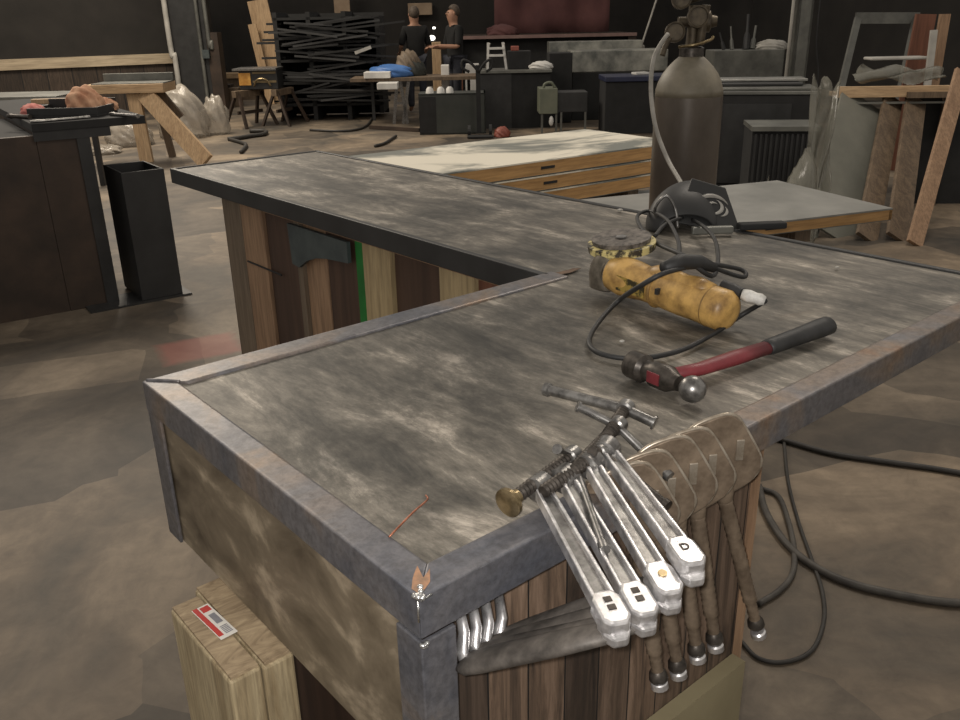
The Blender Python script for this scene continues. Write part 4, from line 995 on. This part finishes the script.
# blue lidded black box
c = Z(628, 134, 0); mm = (c-CAM).dot(FW)/F
t = thing('lidded_bin', 'large black box with a dark blue lid left of the gas cylinder', 'box', (c.x, c.y, 0), TH)
part('bin_body', MB().span((-24*mm, 0, 0), (60*mm, .6, 50*mm)), 'blackm', t, bev=.01); part('lid', MB().span((-25*mm, -.03, 50*mm), (61*mm, .63, 55*mm)), 'bluelid', t, bev=.01)
P = D(640, 78, gd(628, 134)+.3); tag(MB().box((P.x, P.y, 55*mm+.02), (.20, .15, .03), rz=TH+.3).build('white_paper', 'white', bev=.003), 'white paper lying on the dark blue lid', 'paper')
# hand cart with curved handles
c = Z(480, 137, 0); mm = (c-CAM).dot(FW)/F
t = thing('hand_cart', 'black hand cart with curved handles in front of the black cabinet', 'cart', (c.x, c.y, 0), TH)
part('mast', MB().span((-3*mm, 0, .05), (1.5*mm, .06, 68*mm)), 'blackm', t)
for s, x in ((1, 12), (-1, -15)): part('handle', MB().tube([(0, 0, 62*mm), (x*.5*mm, -.02, 70*mm), (x*mm, -.02, 73*mm), (x*1.05*mm, -.02, 66*mm), (x*.6*mm, -.02, 62*mm)], .018, 8), 'blackm', t, smooth=True)
part('toe_plate', MB().box((0, -.08, .02), (.35, .25, .02)), 'blackm', t)
for s in (-1, 1): part('wheel', MB().cyl((s*.17, .08, .08), (s*.13, .08, .08), .08, n=16), 'rubber', t)
P = Z(485, 136, 0); crumple('red_bag', 'small red bag on the floor at the foot of the hand cart', 'bag', (P.x+.1, P.y-.25, 0), .09, .07, .09, 'redplastic', 81)
# ------------------------------------------------------------------ stacked door panels
A1 = Z(337, 152, .80); B1 = Z(585, 129, .80); C1 = Z(655, 137, .80); F1 = Z(470, 170, .80); F2 = Z(655, 145, .80)
e = (F2-F1); e.z = 0; e.normalize(); n_ = Vector((-e.y, e.x, 0)); ang = math.atan2(e.y, e.x)
wid = (B1-F2).dot(n_); lenL = 0; x0 = (A1-F2).dot(e)-.22; x1 = (B1-F2).dot(e)
pdefs = [('salvaged', .80, .0, 'top panel of the stack, its face blotched white and grey'), ('salvaged', .712, .02, 'middle panel of the timber-edged stack'), ('salvaged', .624, -.01, 'bottom panel of the timber-edged stack')]
def panel(lab, P, ang, x0, x1, y0, y1, z, mat, th=.075, group=None):
    t = thing('door_panel', lab, 'panel', (P.x, P.y, z-th), ang, group)
    part('panel_face', MB().span((x0, y0, th-.008), (x1, y1, th)), mat, t)
    part('panel_core', MB().span((x0+.02, y0+.02, .006), (x1-.02, y1-.02, th-.009)), 'birch', t)
    mb = MB(); mb.span((x0, y0, .004), (x1, y0+.018, th-.009)); part('timber_edge', mb, 'birch', t)
    mb = MB(); mb.span((x0, y1-.018, .004), (x1, y1, th-.009)); part('timber_edge', mb, 'birch', t)
    mb = MB(); mb.span((x0, y0, .004), (x0+.018, y1, th-.009)); part('timber_edge', mb, 'birch', t)
    mb = MB(); mb.span((x1-.018, y0, .004), (x1, y1, th-.009)); part('timber_edge', mb, 'birch', t)
    mb = MB(); mb.span((x0+.45*(x1-x0), y0-.003, th*.40), (x0+.45*(x1-x0)+.10, y0, th*.58)); part('slot', mb, 'blackm', t)
    mb = MB(); mb.span((x0, y0, 0), (x1, y1, .004)); part('lower_face', mb, 'dullzinc', t)
    return t
for (mt, z, dx, lab) in pdefs: panel(lab, F2+e*dx, ang, x0, x1, 0, wid, z, mt, .084)
t = thing('sawhorse', 'low sawhorse carrying the left end of the stacked panels', 'sawhorse', (F2+e*(x0+.35)+n_*wid*.5).to_tuple()[:2]+(0,), ang+PI/2)
def plainhorse(t, h, w=.8):
    part('top_beam', MB().box((0, 0, h-.04), (w, .09, .08)), 'oldwood', t)
    for sx in (-1, 1):
        for sy in (-1, 1): part('leg', MB().beam((sx*w*.4, sy*.03, h-.05), (sx*w*.45, sy*.2, 0), .05, .035, up=(0, 1, 0)), 'oldwood', t)
plainhorse(t, .538)
t = thing('sawhorse', 'low sawhorse carrying the right end of the stacked panels', 'sawhorse', (F2+e*(x1-.35)+n_*wid*.5).to_tuple()[:2]+(0,), ang+PI/2); plainhorse(t, .538)
# single panel on the right and the pale sheet behind the cylinder
zr = .66
a = Z(770, 181, zr); b = Z(893, 208, zr); c = Z(773, 222, zr)
e2 = (b-c); e2.z = 0; e2.normalize(); n2 = Vector((-e2.y, e2.x, 0)); 
w2 = (a-b).dot(n2); xa = (a-b).dot(e2)
panel('satin grey door panel with timber edges right of the helmet', b, math.atan2(e2.y, e2.x), -1.35, 0, 0, w2, zr, 'panelgrey', .06)
t = thing('sawhorse', 'low sawhorse holding up the satin grey door panel', 'sawhorse', (b-e2*.45+n2*w2*.5).to_tuple()[:2]+(0,), math.atan2(e2.y, e2.x)+PI/2); plainhorse(t, zr-.06, w2*.8)
t = thing('sawhorse', 'second sawhorse under the grey panel, near the gas cylinder', 'sawhorse', (b-e2*1.1+n2*w2*.5).to_tuple()[:2]+(0,), math.atan2(e2.y, e2.x)+PI/2); plainhorse(t, zr-.06, w2*.8)
zs_ = .46; a = Z(575, 199, zs_); b_ = Z(662, 188, zs_)
e3 = (b_-a).normalized(); n3 = Vector((-e3.y, e3.x, 0))
t = thing('low_pallet', 'low pale-topped platform left of the gas cylinder', 'platform', (a.x, a.y, 0), math.atan2(e3.y, e3.x))
LL = (b_-a).length
part('pale_sheet', MB().span((-.3, -.55, zs_-.02), (LL+.05, .0, zs_)), 'panelgrey', t); part('platform_body', MB().span((-.27, -.52, 0), (LL+.02, -.03, zs_-.02)), 'oldwood', t)
# ------------------------------------------------------------------ black cabinets on the right with sheets on top
dcb = 7.9
a = D(765, 92, dcb); mm = dcb/F*1.03
t = thing('black_case', 'long black flight case right of the gas cylinder', 'case', (*a.xy, 0), TH-.22)
ztb = a.z
part('case_body', MB().span((-75*mm, 0, 0), (50*mm, .8, ztb-.02)), 'blackm', t); part('metal_edging', MB().span((-75*mm, -.01, ztb-.02), (50*mm, .8, ztb)), 'dullzinc', t)
part('dark_panel', MB().span((-40*mm, -.012, .1), (25*mm, 0, ztb-.1)), 'black', t)
e4 = Matrix.Rotation(TH-.22, 3, 'Z')
for i, (dx, dy, z) in enumerate(((.0, .10, 0), (-.06, .25, .03), (.04, .40, .06))):
    P = a+e4@Vector((-.02+dx, dy+.28, 0)); tag(MB().box((P.x, P.y, ztb+.012+i*.026), (.95-.08*i, .5-.1*i, .02), rz=TH-.22+.03*i).build('metal_sheet', ['dullzinc', 'charcoal', 'panelgrey'][i], bev=.003), ['lowest metal sheet on the long black case', 'dark middle metal sheet on the long black case', 'pale topmost metal sheet on the long black case'][i], 'sheet')
c = Z(755, 168, 0); c = D(784, 150, 7.0); mm = 7.0/F*1.05
t = thing('slatted_crate', 'small black crate with a slatted front beside the plastic film', 'crate', (*c.xy, 0), TH-.15)
part('crate_body', MB().span((-30*mm, 0, 0), (30*mm, .45, D(784, 131, 7.0).z)), 'blackm', t); part('lid', MB().span((-31*mm, -.02, D(784, 131, 7.0).z), (31*mm, .47, D(784, 129, 7).z+.02)), 'dullzinc', t)
for i in range(12): part('slat', MB().span((-28*mm+i*4.7*mm, -.02, .05), (-26*mm+i*4.7*mm, 0, D(784, 134, 7).z)), 'charcoal', t)
# steel channel post
P = D(800, 40, 11.5); mm = 11.5/F*1.05
t = thing('steel_post', 'grey steel channel post with a cable hanging beside it', 'post', (*P.xy, 0), TH)
part('channel', MB().span((-4*mm, 0, 0), (9*mm, .03, 4)).span((-4*mm, .0, 0), (-2*mm, .14, 4)).span((7*mm, 0, 0), (9*mm, .14, 4)), 'dullzinc', t)
part('pipe', MB().cyl((-8*mm, .05, 0), (-8*mm, .05, 4), .022, n=8), 'offwhite', t, smooth=True); part('cable', MB().tube([(16*mm, 0, 3.9), (14*mm, 0, 2), (15*mm, 0, 1.2), (20*mm, 0, .8), (22*mm, 0, .02)], .010, 6), 'charcoal', t, smooth=True)
# hanging thin pole left of the cylinder
a = D(657, -2, 15.5); b = D(642, 44, 15.3); a = b+(a-b)*2.2
tag(MB().rings([(a, .016), (b, .016), (b-Vector((0, 0, .03)), .05), (b-Vector((0, 0, .10)), .05)], 8).build('hanging_cable', 'hose', smooth='auto'), 'thin pale hanging cable left of the gas cylinder top', 'cable')
# leaning metal frame
df = 10.0
q = [D(858, 18, df+.5), D(916, 18, df+.5), D(903, 78, df), D(843, 80, df)]
t = thing('open_metal_frame', 'grey open metal frame leaning against the dark wall at the right', 'gate', (*q[3].xy, 0), 0)
lg0 = q[3]+(q[3]-q[0])*( (q[3].z)/(q[0].z-q[3].z)); lg1 = q[2]+(q[2]-q[1])*(q[2].z/(q[1].z-q[2].z))
for i, (a, b, w) in enumerate(((q[0], lg0, .07), (q[1], lg1, .07), (q[0]-rt*.03, q[1]+rt*.03, .12), (lg0.lerp(q[0], .2), lg1.lerp(q[1], .2), .08))): part(('side_bar', 'side_bar', 'top_bar', 'bottom_bar')[i], MB().beam(a, b, w, .04, up=FH), 'dullzinc', t, world=True)
# brown boards
for i, (p0, p1, w, mt, lab) in enumerate((((926, 14), (914, 75), .20, 'redwood', 'reddish brown board standing behind the plastic film at the right'), ((945, 14), (935, 75), .10, 'studwood', 'narrow brown board right of the reddish board'), ((934, 30), (928, 80), .06, 'offwhite', 'short pale batten in front of the reddish board'))):
    a, b = toward_floor(p0, p1, 9.0-.25*i); tag(MB().beam(a, b, w, .03, up=FH).build('brown_board', mt), lab, 'board')
# cross clutter bars
blk('steel_shelf', 'thin pale shelf of metal bars behind the plastic film', 'shelf', 872, 930, 57, 60, 8.6, 'offwhite', .2, tofloor=False)
# ------------------------------------------------------------------ bench of boards at right
db = 5.2
TL = Z(837, 98, .90)
bench_d = (TL-CAM).x*FH.x+(TL-CAM).y*FH.y
mm = bench_d/F*1.03
bz = .90
t = thing('lumber_bench', 'rough bench with a pale board top at the right', 'bench', (*TL.xy, 0), TH-.10)
part('top_board', MB().span((0, 0, bz), (118*mm, .045, bz+.085)).span((0, .05, bz), (118*mm, .24, bz+.035)), 'pinex', t, bev=.003)
part('steel_strip', MB().span((4*mm, .0, bz-.05), (118*mm, .03, bz-.035)), 'dullzinc', t); part('dark_board', MB().span((62*mm, -.03, bz-.005), (118*mm, .0, bz+.04)), 'oldwood', t)
part('rear_support', MB().span((5*mm, .15, 0), (10*mm, .22, bz)), 'oldwood', t); part('rear_support', MB().span((105*mm, .15, 0), (112*mm, .22, bz)), 'oldwood', t)
part('dark_back', MB().span((82*mm, .23, 0), (160*mm, .25, bz-.02)), 'blackm', t)
def slanted(name, lab, tl, bl, w, dep_t, mat, cat='board', th=.03):
    a = D(*tl, dep_t); b = D(*bl, dep_t); d = b-a; 
    # foot brought towards the viewer, on the floor
    foot = Z(*bl, 0); 
    o = MB().beam(a, foot+Vector((0, 0, .012)), w, th, up=FH).build(name, mat, bev=.002); return tag(o, lab, cat)
bd = bench_d
slanted('drywall_panel', 'wide grey-green board leaning under the left end of the bench', (862, 99), (832, 238), .40, bd+.06, 'drywall', th=.02)
slanted('drywall_panel', 'narrow grey-green board left of the wide one at the bench', (841, 99), (810, 238), .12, bd+.06, 'drywall', th=.02)
slanted('rough_board', 'dark weathered board leaning on the bench beside the grey-green board', (893, 98), (866, 241), .18, bd+.07, 'oldwood')
slanted('rough_board', 'lighter rough board leaning right of the dark weathered one', (916, 98), (897, 241), .19, bd+.05, 'oldwood')
slanted('long_board', 'long pale board leaning in front of the bench at the far right', (962, 72), (914, 246), .12, bd-.3, 'studwood')
P = Z(842, 195, 0)
# plastic film drapes
def drape(name, lab, pts, dep, mat='filmdull', seed=1, amp=.06, rest=0):
    rnd = random.Random(seed); gr = []
    TLp, TRp, BRp, BLp = [D(p[0], p[1], dep+p[2]) for p in pts]
    N = 18
    for i in range(N+1):
        row = []
        for j in range(N+1):
            u_ = i/N; v_ = j/N; p_ = TLp.lerp(TRp, u_).lerp(BLp.lerp(BRp, u_), v_)
            p_ = p_+FH*(amp*math.sin(u_*9+seed)*math.cos(v_*5+seed*2)+amp*.6*math.sin(u_*17+v_*11))+Vector((0, 0, amp*.5*math.sin(u_*13+v_*7+seed)))
            row.append(p_)
        gr.append(row)
    lo_ = min(p.z for r_ in gr for p in r_)
    for r_ in gr:
        for p in r_:
            if rest is None: p.z *= 1
            elif rest == 0: p.z = p.z-lo_*(1-(p.z-lo_)/max(max(q.z for q2 in gr for q in q2)-lo_, .01))+.003
            else: p.z += rest-lo_
    return tag(MB().sheet(gr).build(name, mat, smooth=True, solid=.002), lab, 'plastic sheet')
drape('plastic_film', 'crumpled plastic film hanging over the end of the black case', [(812, 78, -.4), (840, 80, -.2), (832, 170, -.5), (800, 172, -.6)], 6.6, seed=1)
drape('plastic_film', 'plastic film lying over the top of the bench boards', [(860, 73, .2), (942, 76, .2), (940, 88, .05), (850, 88, .05)], bench_d, seed=2, amp=.05, rest=bz+.09)
drape('plastic_film', 'low plastic film spread below the slatted crate', [(745, 166, 0), (815, 150, 0), (828, 184, -.7), (742, 186, -.7)], 5.9, seed=3, amp=.08)
# ------------------------------------------------------------------ cables
def cable(lab, pts, r, mat='cable', z=None):
    P_ = [Z(p[0], p[1], r+.001) if len(p) == 2 else Z(p[0], p[1], p[2]) for p in pts]
    return tag(MB().tube(P_, r, 8, 6).build('floor_cable', mat, smooth=True), lab, 'cable')
cable('dark cable running straight out from under the counter to the right', [(768, 436), (790, 442), (830, 453), (880, 461), (930, 468), (990, 478)], .011, 'cabledark')
cable('thick grey cable curving across the floor at the lower right', [(759, 486), (766, 512), (785, 542), (812, 565), (850, 583), (900, 595), (945, 602), (990, 604)], .012, 'cable')
cable('thin dark wire trailing down the floor near the counter', [(784, 440), (788, 480), (798, 520), (812, 560), (822, 590), (824, 620), (812, 650), (785, 662), (758, 658), (740, 640)], .006, 'cabledark')
cable('grey cable loop close to the clamp screws', [(760, 488), (778, 496), (788, 520), (794, 548), (793, 572), (780, 590), (758, 604)], .009, 'cable')
cable('dark floor cable snaking below the bench saw', [(228, 139), (238, 138), (250, 136), (264, 134), (265, 131), (250, 131)], .03, 'cabledark')
cable('short cable tail by the snaking cable', [(229, 139), (240, 142), (246, 145), (241, 152)], .025, 'cabledark')
cable('long faint cable across the far floor before the rack', [(302, 114), (330, 109), (363, 102), (358, 97)], .025, 'cabledark')
cable('faint cable arcing in front of the trestle legs', [(310, 130), (340, 131), (362, 128), (372, 118), (378, 100)], .018, 'cabledark')
a = Z(370, 127, .03); b = Z(420, 130, .03); tag(MB().beam(a, b, .05, .05).build('floor_bar', 'rustbrown'), 'dark bar lying on the floor before the open steel box', 'bar')
cable('short dark cable piece right behind the stacked panels', [(375, 146), (385, 143), (396, 136)], .02, 'cabledark')

# ------------------------------------------------------------------ light
w = bpy.data.worlds.new('world'); S.world = w; w.use_nodes = True
w.node_tree.nodes['Background'].inputs[0].default_value = (1.0, .93, .84, 1); w.node_tree.nodes['Background'].inputs[1].default_value = .44
def area(name, loc, size, energy, color, target):
    d = bpy.data.lights.new(name, 'AREA'); d.size = size; d.energy = energy; d.color = color
    o = bpy.data.objects.new(name, d); COL.objects.link(o); o.location = loc
    o.rotation_euler = (Vector(target)-Vector(loc)).to_track_quat('-Z', 'Y').to_euler(); return o
# the phone's flash beside its lens
area('phone_flash', CAM+RT*-.015+UP*.012-FW*.01, .012, 11, (1, .96, .92), CAM+FW)
area('ceiling_lamp_hall', (4, 13, 6), 2.5, 480, (1, .88, .72), (4, 12, 0))
area('ceiling_lamp_left', (0.5, 8, 5.5), 2.0, 160, (1, .88, .74), (.8, 7, 0))
area('fill_light_right', (4.2, 1.6, 5.2), 1.6, 110, (1, .9, .78), (5, 2.5, 0))  # added fill light, no real fixture: brightens the leaning boards at the right
